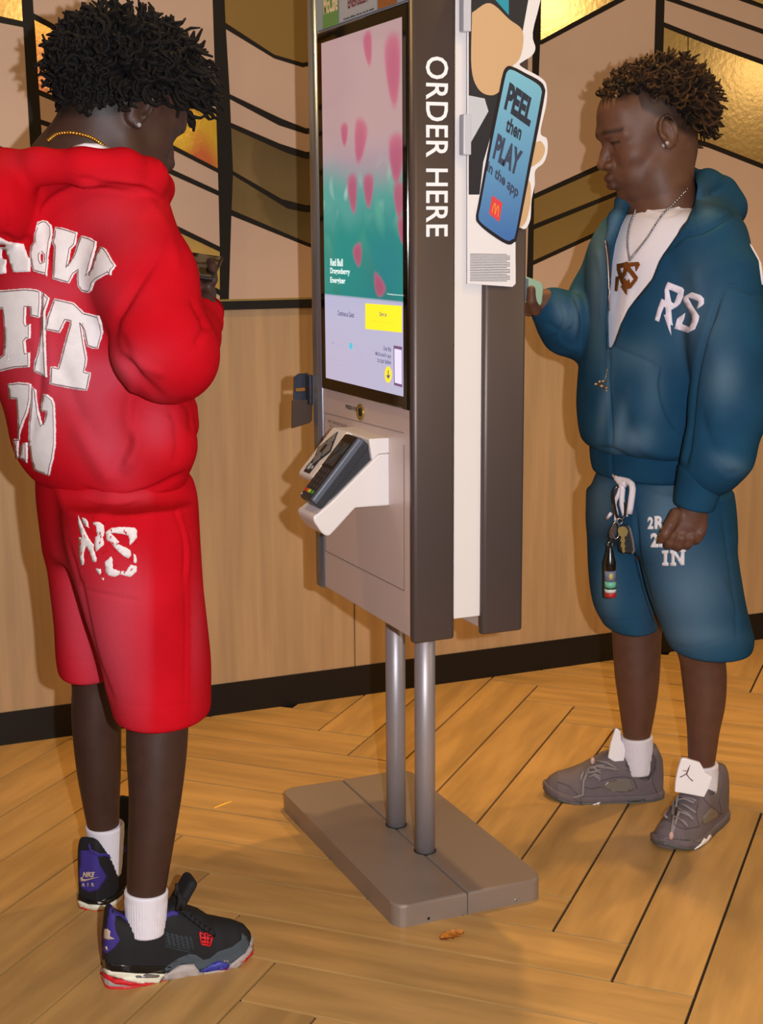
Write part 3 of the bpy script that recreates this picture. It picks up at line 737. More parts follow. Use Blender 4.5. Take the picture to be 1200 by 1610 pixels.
# ORDER HERE down the side
a = atY(669.5, 88, 2.5046); b = atY(704.5, 372, 2.5046)
V, F = text_mesh('ORDER HERE', 1.0, offset=.012, spacing=1.06); lo, hi = V.min(0), V.max(0); V = (V-lo)/(hi-lo)*np.array([a[2]-b[2], b[0]-a[0]])
W3 = np.array([a[0], 2.5044, a[2]])+V[:, :1]*np.array([0, 0, -1.0])+V[:, 1:]*np.array([1.0, 0, 0])
tag(mk('lettering', W3, F, m_wtext, cheekA), 'white words ORDER HERE reading down')
# product mark and notice
text('lettering', 'PRESS FOR', atX(544, 642, 1.148), SU, SV, 1, m_ktext, kiosk, n=SN, fit=(abs(atX(563, 650, 1.148)[1]-atX(544, 642, 1.148)[1]), .0085), offset=.03)
c = atX(567.5, 648, 1.148)
mb = MB(); ring = [c+np.array([-.001, .0145*math.cos(t), .0145*math.sin(t)]) for t in np.linspace(0, 2*math.pi, 25)]; mb.tube(ring, .0028, 6)
mb.build('headphone_jack', mat('gold_ring', srgb(170, 140, 60), .3, metal=.7), kiosk); tube('jack_hole', [c+np.array([-.002, 0, 0]), c+np.array([.002, 0, 0])], .009, m_slot, kiosk, 16)
m_nt = mat('notice_text', srgb(110, 96, 100), .6)
text('lettering', 'INSERT HEADPHONES FOR AUDIO', atX(516, 664, 1.148), SU, SV, 1, m_nt, kiosk, n=SN, fit=(.112, .007))
text('lettering', '\u2022\u2022: \u2022 :\u2022 :: \u2022: \u2022 \u2022:', atX(519, 673, 1.148), SU, SV, 1, m_nt, kiosk, n=SN, fit=(.09, .007))
# bracket behind the far side panel
CB = mat('blue_black_steel', srgb(46, 48, 60), .4, metal=.4)
br = prism('side_bracket', [(1.1065, .995), (1.143, .995), (1.143, 1.028), (1.112, 1.028), (1.112, 1.036), (1.143, 1.036), (1.143, 1.068), (1.12, 1.068), (1.109, 1.060)], (0, 3.072, 0), (1, 0, 0), (0, 0, 1), (0, 1, 0), .006, CB, kiosk, .001)
box('bracket_stem', (1.135, 3.045, 1.0), (1.143, 3.076, 1.066), CB, br, .001)
prism('bracket_flap', [(1.100, 1.010), (1.148, 1.010), (1.146, .963), (1.140, .957), (1.098, .947)], (0, 3.062, 0), (1, 0, 0), (0, 0, 1), (0, 1, 0), .006, mat('brown_flap', srgb(70, 50, 38), .6), br, .001)
# ---- white card shelf (a part of the kiosk)
XZ = dict(p0=(0, 2.6374, 0), u=(1, 0, 0), v=(0, 0, 1), n=(0, 1, 0))
pl = [(1.1500, .8396), (1.0757, .8404), (1.0249, .7925), (1.0195, .789), (1.0128, .7895), (1.004, .796), (.9890, .818), (.9865, .826), (.9890, .8325), (.9945, .8345), (1.0259, .8572), (1.1121, .9323), (1.1272, .9447), (1.15, .9447)]
sh = prism('card_shelf', pl, m=m_white, parent=kiosk, t=0.092, bev=0.0035, **XZ)
prism('shelf_upper', [(1.1500, .9455), (1.1275, .9455), (1.1125, .9335), (1.106, .974), (1.109, .977), (1.15, .9765)], m=m_white, parent=sh, t=0.187, bev=0.002, **XZ)
box('shelf_back', (1.10, 2.7292, .842), (1.15, 2.8248, .9767), m_white, sh, .003)
a_ = np.array([1.0, 2.642, .8098]); text('lettering', 'ID KEY', (0.9885, 2.71, .8235), (0, -1, 0), (math.sin(.6), 0, math.cos(.6)), 1, m_nt, sh, n=(-.8, 0, .5), fit=(.03, .006))
# slanted audio key pad beside it
E1 = np.array([-.107, 0, -.123]); LEN = np.linalg.norm(E1); E1 = E1/LEN; EY = np.array([0, 1.0, 0]); EN = np.cross(EY, E1); EN = EN if EN[2] > 0 else -EN   # E1 runs down the slope, EN out of it
def slab(name, o, L0, L1, W0, W1, H0, H1, m, par, bev=.003, seg=3):
    """o: origin; L along slope, W along +Y, H along the outward normal"""
    bm = box_bm((L0, W0, H0), (L1, W1, H1), bev, seg)
    for v in bm.verts: p = np.asarray(o)+E1*v.co[0]+EY*v.co[1]+EN*v.co[2]; v.co = Vector(p)
    return bm_out(bm, name, m, par, False)
PO = np.array([1.0954, 2.7300, .9734])
pad = slab('audio_keypad', PO, -.012, .115, .004, .094, -.022, .0, m_white, kiosk, .009, 4)
kp = slab('keypad_plate', PO, .035, .105, .032, .066, -.001, .0015, m_rub, pad, .001)
def dia(name, cl, cw, rl, rw, h, m, par):
    pts = [(cl-rl, cw), (cl, cw-rw), (cl+rl, cw), (cl, cw+rw)]
    V = [PO+E1*l+EY*w_+EN*hh for hh in (0.0, h) for l, w_ in pts]; F = [[4, 5, 6, 7], [3, 2, 1, 0]]+[[i, (i+1) % 4, 4+(i+1) % 4, 4+i] for i in range(4)]
    mk(name, V, F, m, par)
dia('keypad_plate', .045, .047, .046, .034, .0018, m_rub, pad)
for (l, w_) in ((.018, .047), (.064, .047), (.041, .032), (.041, .062)): dia('arrow_key', l+.003, w_, .017, .012, .0038, m_btn, pad)
slab('select_key', PO, .034, .054, .040, .055, 0, .0045, m_rub, pad, .001); slab('help_key', PO, .083, .098, .050, .063, 0, .004, m_btn, pad, .001); 
slab('volume_key', PO, .086, .094, .037, .043, 0, .003, m_btn, pad, .001)
# ---- card reader: its own thing, resting in the shelf
rd = thing('card_reader', (1.06, 2.68, .9), 'dark grey card payment terminal with a small display resting in the white kiosk shelf', 'card reader')
RO = np.array([1.0985, 2.6410, .9765])
m_reader = mat('reader_grey', srgb(64, 66, 74), .35, metal=.3); m_redge = mat('reader_edge', srgb(112, 120, 136), .3, metal=.4)
slab('body', RO, .002, .163, .002, .074, -.022, .010, m_reader, rd, .007, 4)
prismV = [(0, -.055), (.012, -.058), (.03, -.050), (.135, -.0225), (.135, -.018), (.002, -.018)]
V = [RO+E1*l+EY*w_+EN*h for w_ in (.006, .070) for l, h in prismV]; k = len(prismV)
mk('battery_hump', V, [list(range(k)), list(range(2*k-1, k-1, -1))]+[[i, (i+1) % k, k+(i+1) % k, k+i] for i in range(k)], m_reader, rd)
slab('edge_band', RO, .004, .161, .0005, .012, -.004, .0108, m_redge, rd, .004, 3)
slab('display_frame', RO, .006, .086, .014, .070, .0095, .0112, mat('reader_black', srgb(26, 24, 28), .2), rd, .0015)
ds = slab('display', RO, .024, .080, .018, .065, .0110, .0118, mat('reader_display', srgb(58, 76, 92), .12, nscale=60, col2=srgb(40, 40, 36), spec=.8, emit=.0), rd, .0005)
m_key = mat('reader_key', srgb(52, 44, 42), .5)
for r_ in range(4):
    for c_ in range(3): slab('key', RO, .090+r_*.0125, .099+r_*.0125, .020+c_*.016, .032+c_*.016, .0095, .0122, m_key, rd, .001, 1)
for c_, (nm, cc) in enumerate([('enter_key', (60, 140, 50)), ('clear_key', (200, 180, 40)), ('cancel_key', (190, 50, 40))]):
    slab(nm, RO, .1405, .1485, .020+c_*.016, .032+c_*.016, .0095, .0122, mat(nm+'_colour', srgb(*cc), .4), rd, .001, 1)
c = RO+E1*.156+EY*.066+EN*.0105; V, F = sphere_np(c, .0026, 8, 6); mk('power_light', V, F, m_btn, rd, True)

# ---- promotional board clipped to the kiosk side: flat card, print on it
BY = 2.496
board = thing('promotion_board', tuple(atY(790, 440, BY)), 'white cut-out board on the kiosk side with blue phone print reading PEEL then PLAY', 'sign')
def bp(x, y): p = atY(x, y, BY); return (p[0], p[2])
out = [(735, -120), (850, -120), (853, -20), (838, 50), (842, 75), (836, 88), (822, 97), (819, 104), (852, 123), (860, 138), (859, 165), (850, 208), (860, 218), (861, 238), (855, 256), (842, 268), (841, 290), (836, 315), (834, 345), (826, 360), (812, 364), (811, 446), (806, 451), (735, 446)]
m_card = mat('white_card', srgb(232, 226, 228), .5)
out = out[:2]+[tuple(q) for q in spline(out[1:22], 80)]+out[21:]; pl = [bp(*q) for q in out][::-1]
pl = [p for i, p in enumerate(pl) if i == 0 or math.dist(p, pl[i-1]) > 1e-5]
card = prism('card', pl, (0, BY, 0), (1, 0, 0), (0, 0, 1), (0, 1, 0), .0025, m_card, board)
def bprint(name, poly, c, layer, rough=.35):
    P = [bp(*q) for q in poly]; V, F = tess([P]); Y = BY-.0003*layer
    W3 = [(v[0], Y, v[1]) for v in V]
    return mk(name, W3, F, c if not isinstance(c, tuple) else mat(name+'_ink', srgb(*c), rough), card)
def sm(p, n=8): return [tuple(q) for q in spline(list(p)+[p[0]], len(p)*n)[:-1]]
# plain fields of colour behind the phone (no figure)
bprint('dark_field', [(737, -100), (800, -100), (838, -40), (820, 60), (790, 150), (760, 255), (754, 306), (737, 306)], (40, 40, 48), 1)
bprint('teal_field', [(766, -100), (800, -100), (800, 24), (770, -10)], (40, 150, 172), 2)
bprint('tan_field', sm([(742, 20), (770, 5), (800, 30), (822, 50), (818, 90), (800, 110), (788, 140), (772, 150), (752, 140), (741, 105)], 5), (208, 170, 128), 3)
bprint('grey_field', [(737, 150), (762, 155), (768, 175), (737, 230)], (198, 200, 208), 2)
bprint('tan_field', sm([(840, 225), (850, 222), (857, 235), (850, 252), (833, 264), (828, 262)], 5), (206, 168, 110), 3)
bprint('tan_field', sm([(828, 280), (834, 290), (834, 318), (826, 350), (814, 356), (812, 330)], 5), (206, 168, 110), 3)
bprint('phone_edge', sm([(788, 125), (793, 109), (803, 104), (828, 116), (848, 127), (856, 138), (855, 158), (834, 266), (814, 368), (808, 381), (797, 384), (772, 369), (753, 353), (748, 342), (752, 318), (770, 220)], 5), (30, 24, 34), 4)
# blue phone face, lighter towards its top (a printed blend)
gm = bpy.data.materials.new('phone_blue'); gm.use_nodes = True; nt = gm.node_tree; tc = nt.nodes.new('ShaderNodeTexCoord'); sx_ = nt.nodes.new('ShaderNodeSeparateXYZ'); rp = nt.nodes.new('ShaderNodeValToRGB')
nt.links.new(tc.outputs['Generated'], sx_.inputs[0]); nt.links.new(sx_.outputs['Z'], rp.inputs[0]); nt.links.new(rp.outputs[0], nt.nodes['Principled BSDF'].inputs['Base Color'])
rp.color_ramp.elements[0].color = srgb(66, 110, 176); rp.color_ramp.elements[1].color = srgb(126, 190, 212); nt.nodes['Principled BSDF'].inputs['Roughness'].default_value = .3
bprint('phone_face', sm([(793, 126), (797, 113), (805, 110), (826, 121), (844, 132), (851, 142), (849, 160), (829, 266), (811, 364), (805, 376), (796, 378), (774, 364), (757, 351), (752, 341), (756, 318), (774, 220)], 5), gm, 5)
def btext(body, ll, lr, ul, m, off=.03):
    """ll, lr, ul: photo pixels of the text box corners"""
    V, F = text_mesh(body, 1.0, offset=off); lo, hi = V.min(0), V.max(0); V = (V-lo)/(hi-lo)
    A, Bx, Cx = (np.array([*bp(*q)]) for q in (ll, lr, ul)); W2 = A+V[:, :1]*(Bx-A)+V[:, 1:]*(Cx-A)
    W3 = np.stack([W2[:, 0], np.full(len(W2), BY-.0019), W2[:, 1]], 1)
    return mk('lettering', W3, F, m, card)
m_nv = mat('navy_print', srgb(36, 44, 62), .5); m_nv2 = mat('slate_print', srgb(56, 66, 92), .5)
btext('PEEL', (791.5, 171), (832, 200), (801, 129), m_nv, .05); btext('then', (793.5, 206), (817, 221.5), (798.5, 182.5), m_nv, .03)
btext('PLAY', (773.5, 248.5), (813, 278), (782.5, 209), m_nv2, .05); btext('in the app', (763.5, 273.5), (812, 316), (768, 252), m_nv2, .03)
bprint('red_square', [(773, 307), (789.5, 319), (784.5, 349), (768.5, 336)], (222, 70, 74), 6)
arch = lambda x0: [(x0, 0), (x0+.06, .62), (x0+.14, .92), (x0+.22, 1), (x0+.30, .92), (x0+.38, .62), (x0+.44, 0), (x0+.36, 0), (x0+.31, .55), (x0+.22, .84), (x0+.13, .55), (x0+.08, 0)]
for x0 in (.06, .47):
    A, Bx, Cx = (np.array([*bp(*q)]) for q in ((771.5, 333), (783.5, 342.5), (774.5, 316)))
    V, F = tess([arch(x0)]); W2 = A+V[:, :1]*(Bx-A)+V[:, 1:]*(Cx-A)
    mk('arch_mark', np.stack([W2[:, 0], np.full(len(W2), BY-.0024), W2[:, 1]], 1), F, mat('arch_yellow', srgb(240, 150, 60), .5), card)
for i in range(17):
    y = 399+i*2.6
    bprint('small_print', [(739, y), (802 if i % 4 else 797, y+.6), (802 if i % 4 else 797, y+1.6), (739, y+1.0)], (120, 116, 122) if i % 5 else (70, 66, 70), 2)
m_clip = mat('clear_clip', srgb(200, 200, 210), .15, spec=.8)
for (y0, y1) in ((-40, 50), (180, 244)):
    a, b = bp(725.5, y1), bp(738, y0); box('clip', (a[0], BY-.010, a[1]), (b[0], BY+.009, b[1]), m_clip, board, .002)
# ================================================================ people: shared builders
def cyl(a, b, ra, rb, rnd=0.006, k=0.008, op='u'):
    a = np.asarray(a, float); b = np.asarray(b, float); L_ = np.linalg.norm(b-a); ax = (b-a)/L_; R = max(ra, rb)
    def f(P):
        q = P-a; h = q@ax; r = np.linalg.norm(q-h[:, None]*ax, axis=1); rr = ra+(rb-ra)*np.clip(h/L_, 0, 1)
        dx = r-rr+rnd; dy = np.abs(h-L_/2)-L_/2+rnd
        return np.hypot(np.maximum(dx, 0), np.maximum(dy, 0))+np.minimum(np.maximum(dx, dy), 0)-rnd
    return Prim(np.minimum(a, b)-R, np.maximum(a, b)+R, f, k, op)
def pcyl(p, q, rnd=0.006, k=0.008, op='u'): return cyl(at(*p[:3]), at(*q[:3]), p[3], q[3], rnd, k, op)
def frame(az, pitch=0.0, roll=0.0):
    """columns: forward, left, up"""
    a = math.radians(az); p = math.radians(pitch); f = np.array([math.cos(a)*math.cos(p), math.sin(a)*math.cos(p), -math.sin(p)])
    l = np.array([-math.sin(a), math.cos(a), 0]); u = np.cross(f, l)
    r = math.radians(roll); l, u = l*math.cos(r)+u*math.sin(r), u*math.cos(r)-l*math.sin(r)
    return np.stack([f, l, u], 1)
def head_prims(c, R, s=1.0):
    G = lambda x, y, z: c+R@(np.array([x, y, z])*s)
    P = []
    P.append(ell(G(-.014, 0, .036), np.array([.097, .074, .088])*s, R, .015))
    P.append(ell(G(.036, 0, -.012), np.array([.056, .062, .082])*s, R, .02))
    P.append(ell(G(.028, 0, -.055), np.array([.053, .054, .060])*s, R, .024))
    for y in (-1, 1):
        P += chain([(G(-.010, .050*y, -.045), .018*s), (G(.010, .045*y, -.078), .018*s), (G(.056, .024*y, -.102), .018*s)], .036)
        P.append(ell(G(.052, .038*y, -.030), np.array([.026, .020, .020])*s, R, .018))           # cheekbone
        P.append(ell(G(.058, .030*y, -.066), np.array([.022, .018, .024])*s, R, .018))
        P += chain([(G(.066, .046*y, .012), .008*s), (G(.0855, .024*y, .019), .0095*s), (G(.0875, .008*y, .016), .009*s)], .020)   # brow ridge
    P += chain([(G(.066, 0, -.112), .017*s), (G(.073, 0, -.104), .014*s)], .018)                   # chin
    P.append(ell(G(.060, 0, .052), np.array([.034, .050, .040])*s, R, .03))                        # forehead
    for y in (-1, 1): P.append(ell(G(.0925, .031*y, -.002), np.array([.0135, .0155, .0115])*s, R, .010, 's'))   # eye hollow
    for y in (-1, 1):
        P.append(ell(G(.0745, .031*y, -.001), np.array([.0125]*3)*s, R, .002))                     # eyeball
        P += chain([(G(.0715, .0455*y, .0005), .0035*s), (G(.0835, .036*y, .0062), .0045*s), (G(.0865, .028*y, .0062), .0045*s), (G(.0805, .0165*y, -.001), .003*s)], .004)    # upper lid, lowered
        P += chain([(G(.0725, .044*y, -.006), .003*s), (G(.082, .032*y, -.0105), .0035*s), (G(.079, .019*y, -.006), .003*s)], .004)
    P += chain([(G(.0865, 0, .006), .0075*s), (G(.097, 0, -.018), .0085*s), (G(.1075, 0, -.036), .0105*s)], .010)  # nose
    for y in (-1, 1): P += [ell(G(.0960, .0155*y, -.0405), np.array([.0125, .0085, .0085])*s, R, .007)]
    for y in (-1, 1): P += [ell(G(.0985, .0085*y, -.0498), np.array([.0055, .0035, .004])*s, R, .003, 's')]
    P.append(ell(G(.078, 0, -.066), np.array([.021, .030, .026])*s, R, .012))                      # mouth mound
    P += chain([(G(.083, .023, -.0690), .0035*s), (G(.0985, .009, -.0645), .0068*s), (G(.1000, 0, -.0655), .0068*s), (G(.0985, -.009, -.0645), .0068*s), (G(.083, -.023, -.0690), .0035*s)], .004)
    P += chain([(G(.083, .021, -.0735), .0035*s), (G(.0950, .009, -.0795), .0075*s), (G(.0965, 0, -.0800), .0078*s), (G(.0950, -.009, -.0795), .0075*s), (G(.083, -.021, -.0735), .0035*s)], .004)
    P += chain([(G(.106, .013, -.0722), .0016*s), (G(.107, 0, -.0722), .0022*s), (G(.106, -.013, -.0722), .0016*s)], .003, 's')   # lip line
    for y in (-1, 1):
        Re = R@np.array([[math.cos(.25), 0, math.sin(.25)], [0, 1, 0], [-math.sin(.25), 0, math.cos(.25)]])
        P.append(ell(G(-.010, .074*y, -.004), np.array([.0185, .0085, .030])*s, Re, .006))
        P.append(ell(G(-.005, .0835*y, -.001), np.array([.0105, .0065, .019])*s, Re, .004, 's'))
        e = [G(-.010+.0165*math.sin(t), (.079+.002*math.cos(t))*y, .002+.0265*math.cos(t)) for t in np.linspace(-2.4, 2.0, 9)]
        P += chain([(q, .0034*s) for q in e], .003)
        P.append(ell(G(.000, .080*y, -.012), np.array([.0045, .004, .006])*s, R, .004))            # tragus
        P.append(ell(G(-.006, .078*y, -.028), np.array([.0085, .0055, .0085])*s, R, .005))         # lobe
    return P, G
m_tool = None
def skin_mat(name, col, lip):
    m = mat(name, srgb(*col), 0.52, noise=0.12, nscale=30, bump=0.12, bscale=350, attr=('dark', srgb(*lip)), spec=0.35)
    b = m.node_tree.nodes['Principled BSDF']; b.inputs['Subsurface Weight'].default_value = 0.0
    return m
def fabric(name, col, col2, fade, wash=0.0):
    m = mat(name, srgb(*col), 1.0, nscale=7, col2=srgb(*col2), ramp=(.3, .75), bump=0.6, bscale=450, attr=('fade', srgb(*fade)), spec=0.04, detail=3)
    return m
def locks(name, roots, dirs, lens, rad, m, parent, grav=0.5, wob=0.012, n=9, seed=3, tipdark=None):
    rs = np.random.RandomState(seed); mb = MB(); tip = []
    for p, d, L_ in zip(roots, dirs, lens):
        pts = [p-d*0.006]; v = d.copy(); step = L_/(n-1); ph = rs.rand()*6.28; a = rs.normal(size=3); a -= a@d*d; a /= np.linalg.norm(a)+1e-9; b = np.cross(d, a); wb = wob*(.5+rs.rand())
        base = p.copy()
        for i in range(1, n):
            v = v+np.array([0, 0, -grav])*step*7; v /= np.linalg.norm(v); base = base+v*step
            t = i/(n-1); pts.append(base+(a*math.cos(ph+t*7)+b*math.sin(ph+t*7))*wb*t**.7)
        r = rad*(.75+.5*rs.rand()); rr = [r*(1-.45*(i/(n-1)))*(1+.16*math.sin(i*2.9+ph)) for i in range(n)]; rr[-1] *= .6
        mb.tube(pts, rr, 5); tip += list(np.repeat(np.linspace(0, 1, n), 5))
    tip = np.array(tip)**1.6*np.repeat(np.where(rs.rand(len(lens)) < .55, .2, .75)*(.5+.5*rs.rand(len(lens))), n*5)
    return mb.build(name, m, parent, True, attrs={'fade': tip})
def fib(n):
    i = np.arange(n)+.5; ph = np.arccos(1-2*i/n); th = np.pi*(1+5**.5)*i
    return np.stack([np.cos(th)*np.sin(ph), np.sin(th)*np.sin(ph), np.cos(ph)], 1)
def onsurf(bvh, x, y, lift=0.0):
    d = Vector(ray(x, y)).normalized(); h, n, i, t = bvh.ray_cast(Vector(CAM), d)
    if h is None: h, n, i, t = bvh.find_nearest(Vector(CAM)+d*3)
    if n.dot(d) > 0: n = -n
    return np.array(h)+np.array(n)*lift
def slabpx(name, pts, th, m, parent, **k):
    """pts (x, y, g): a plate through these points, th metres thick away from the camera"""
    A = np.array([at(*p) for p in pts]); n = np.cross(A[1]-A[0], A[2]-A[0]); n /= np.linalg.norm(n); n = n if n@LF > 0 else -n
    c = A.mean(0); uax = (A[1]-A[0])/np.linalg.norm(A[1]-A[0]); vax = np.cross(n, uax)
    pl = [((a-c)@uax, (a-c)@vax) for a in A]
    if sum(pl[i][0]*pl[(i+1) % len(pl)][1]-pl[(i+1) % len(pl)][0]*pl[i][1] for i in range(len(pl))) < 0: pl = pl[::-1]
    return prism(name, pl, c, uax, vax, n, th, m, parent, **k)

# ---------------------------------------------------------------- shoes
def shoe(parent, heel, az, Ln, H, Wd, m_up, m_mid, m_out, sole_h=0.026, side='shoe', mirror=1, extra=(), toe_spring=0.006, vox=0.0018):
    a = math.radians(az); X = np.array([math.cos(a), math.sin(a), 0]); Y = np.array([-math.sin(a), math.cos(a), 0])*mirror; heel = np.asarray(heel, float)
    H = np.array(H); Wd = np.array(Wd); sc = Ln/0.30
    hx = lambda x: np.interp(x, H[:, 0]*sc, H[:, 1]); wx = lambda x: np.interp(x, Wd[:, 0]*sc, Wd[:, 1]); cy = lambda x: 0.010*np.sin(np.clip(x/Ln, 0, 1)*np.pi)*1.0-0.004*(x/Ln)
    def loc(P): q = P-heel; return q@X, q@Y-cy(q@X), q[:, 2]
    def f_up(P):
        x, y, z = loc(P); xc = np.clip(x, 0.001, Ln-.001); w_ = wx(xc)-.002; h = hx(xc); nn = np.interp(xc/Ln, [0, .5, .8, 1], [5, 3.5, 2.4, 2.2])
        q = (np.abs(y/w_)**nn+(np.maximum(z, 0)/h)**nn)**(1/nn); d = (q-1)*np.minimum(w_, h)
        d = np.maximum(d, np.maximum(x-Ln+.003, .003-x)); return np.maximum(d, sole_h*.5-z)
    def f_sole(z0, z1, ex):
        def f(P):
            x, y, z = loc(P); xc = np.clip(x, 0.0, Ln); w_ = wx(xc)+ex; d = np.abs(y)-w_; d = np.maximum(d, np.maximum(x-Ln-ex*.5, -x-ex*.5))
            sp_ = toe_spring*np.clip((x/Ln-.72)/.28, 0, 1)**2*3; zz = z-sp_
            e = np.maximum(zz-z1, z0-zz); h = np.clip(.5-.5*(e-d)/.006, 0, 1); return e*(1-h)+d*h+.006*h*(1-h)
        return f
    c = heel+X*Ln/2; lo = c-np.array([Ln*.62]*3); hi = c+np.array([Ln*.62]*3); lo[2] = -.01; hi[2] = .2
    up = [Prim(lo, hi, f_up, .006)]+list(extra)
    V, Q = sdf_mesh(up, vox); V = relax(V, Q, 2)
    o = mk(side, V, Q, m_up, parent, True, attrs={'fade': blobs(V, [])})
    BV = bvh_of(V, Q)
    V2, Q2 = sdf_mesh([Prim(lo, hi, f_sole(.0075, sole_h, .003), .004)], vox); V2 = relax(V2, Q2, 1)
    mid = mk('midsole', V2, Q2, m_mid, o, True)
    V3, Q3 = sdf_mesh([Prim(lo, hi, f_sole(.0004, .0105, .0030), .004)], vox)
    mk('outsole', V3, Q3, m_out, o, True)
    BM = bvh_of(np.concatenate([V, V2, V3]), np.concatenate([Q, Q2+len(V), Q3+len(V)+len(V2)]))
    return o, BM, (X, Y, heel)
def sock(parent, top, bot, ra, rb, m, g=None):
    """top/bot: world points"""
    V, Q = sdf_mesh([cyl(bot, top, rb, ra, .004)], .0022)
    ax = np.asarray(top)-np.asarray(bot); ax = ax/np.linalg.norm(ax); N = vnormals(V, Q)
    q = V-np.asarray(bot); h = q@ax; r = q-h[:, None]*ax; th = np.arctan2(r[:, 1], r[:, 0]); L_ = np.linalg.norm(np.asarray(top)-np.asarray(bot))
    amp = np.where(h > L_-.016, .0, .0007); V = V+N*(amp*np.sin(th*44))[:, None]
    return mk('sock', V, Q, m, parent, True)
def hand_prims(wrist, palm_c, palm_R, palm_h, fingers, thumb):
    P = [rbox(palm_c, palm_h, min(palm_h)*.95, palm_R, .008), rc(wrist[0], palm_c, wrist[1], min(palm_h)*1.1, .012)]
    for fg in fingers+[thumb]: P += chain(fg, .0035)
    return P
m_sock = mat('white_sock', srgb(228, 222, 232), .9, sheen=.1)

def wavy(V, Q, a=.0012, f=26, seed=1):
    N = vnormals(V, Q); P = V*np.array([1, 1, .55]); return V+N*(a*noise3(P, f, seed)+a*.45*noise3(P, f*2.3, seed+1))[:, None]
# ================================================================ person in red
m_skin1 = skin_mat('dark_brown_skin', (68, 44, 36), (22, 15, 13))
m_red = fabric('red_fleece', (202, 18, 32), (182, 12, 26), (196, 66, 82))
m_hair1 = mat('black_hair', srgb(16, 11, 11), .8, spec=.25, attr=('fade', srgb(22, 15, 14)), noise=.3, nscale=80)
G1 = 2.68
p1 = thing('person', (0.62, 2.66, 0), 'person in red hoodie and red shorts seen from behind, looking down at a phone', 'person')
# head, bent forward, turned away
S1 = 1.08; R1 = frame(14, 26, 0)
HC1 = at(221, 186, 2.63)-R1@(np.array([-.006, -.080, -.018])*S1)
hp, G = head_prims(HC1, R1, S1)
body = hp
body += chain([(HC1+R1@np.array([-.045, 0, -.030]), .062), (at(165, 212, 2.70), .064), (at(150, 262, 2.72), .082)], .03)
# trunk under the clothes
body += [ell(at(140, 420, 2.70), (.16, .12, .26), None, .05), ell(at(175, 690, 2.70), (.12, .10, .22), None, .05), ell(at(185, 800, 2.70), (.11, .10, .12), None, .05)]
# right arm (nearer), forearm raised to the phone
body += pchain([(190, 320, 2.62, .062), (235, 470, 2.56, .046), (255, 565, 2.54, .040), (296, 520, 2.62, .036), (318, 482, 2.72, .027)], .02)
# left arm, hidden from this side
body += pchain([(110, 330, 2.88, .060), (150, 470, 3.00, .045), (190, 545, 3.02, .040), (250, 505, 2.98, .034), (292, 470, 2.93, .026)], .02)
# legs
body += [loft([(1060, 205, 300, .03, .058), (1120, 200, 297, .025, .058), (1180, 199, 294, .02, .060), (1250, 203, 286, .01, .054), (1330, 201, 273, 0, .043), (1400, 200, 261, 0, .035), (1430, 206, 256, 0, .028)], 2.54, .05, .02),
         loft([(1000, 118, 190, 0, .055), (1050, 116, 188, 0, .056), (1120, 113, 190, 0, .058), (1200, 120, 190, 0, .052), (1260, 130, 188, 0, .042), (1300, 138, 187, 0, .035), (1330, 144, 184, 0, .028)], 2.87, .05, .02)]
body += pchain([(185, 830, 2.70, .09), (220, 870, 2.62, .075), (248, 1060, 2.58, .055)], .03)
body += pchain([(185, 830, 2.72, .09), (150, 870, 2.82, .07), (152, 1040, 2.87, .052)], .03)
SH1 = np.array([.510, 2.520, 0]); AZ1 = -0.5; SH2 = np.array([.548, 2.832, 0]); AZ2 = 44
# hands: right holds the phone from below
w1 = (at(318, 484, 2.73), .023)
body += hand_prims(w1, at(320, 462, 2.775), np.eye(3), (.019, .028, .022),
    [[(at(325, 455, 2.76), .0095), (at(335, 440, 2.755), .0088), (at(334, 420, 2.77), .0082), (at(331, 411, 2.785), .0078)],
     [(at(322, 458, 2.80), .0090), (at(332, 446, 2.815), .0088), (at(329, 432, 2.83), .0080)],
     [(at(315, 470, 2.80), .0088), (at(321, 452, 2.83), .0082), (at(316, 440, 2.845), .0076)],
     [(at(309, 476, 2.79), .0080), (at(308, 456, 2.83), .0075), (at(305, 446, 2.845), .0070)]],
    [(at(316, 460, 2.76), .0105), (at(309, 438, 2.745), .0095), (at(300, 429, 2.755), .0085)])
w2 = (at(292, 472, 2.935), .022)
body += hand_prims(w2, at(302, 455, 2.90), np.eye(3), (.024, .024, .018),
    [[(at(306, 450, 2.885), .009), (at(316, 438, 2.87), .0085), (at(320, 428, 2.862), .0078)], [(at(302, 450, 2.88), .009), (at(306, 440, 2.865), .0085), (at(308, 431, 2.86), .0078)],
     [(at(298, 454, 2.88), .0085), (at(298, 444, 2.865), .008), (at(300, 436, 2.86), .0075)], [(at(294, 458, 2.885), .008), (at(292, 448, 2.875), .0075), (at(294, 442, 2.87), .007)]],
    [(at(305, 462, 2.90), .010), (at(314, 450, 2.88), .009), (at(318, 440, 2.87), .0082)])
# feet inside the shoes
body += chain([(SH1+np.array([.06, .01, .06]), .030), (SH1+np.array([.20, .01, .035]), .026)], .02)
V, Q = sdf_mesh(body, .0030); V = relax(V, Q, 1)
q_ = ((V-HC1)@R1)/S1
cap = np.clip((q_[:, 2]-np.interp(q_[:, 0], [-.12, -.05, 0, .05, .09], [-.075, -.045, .02, .05, .09]))/.015, 0, 1)*(np.linalg.norm(q_, axis=1) < .17)
b1 = mk('body', V, Q, m_skin1, p1, True, attrs={'dark': cap*.85})
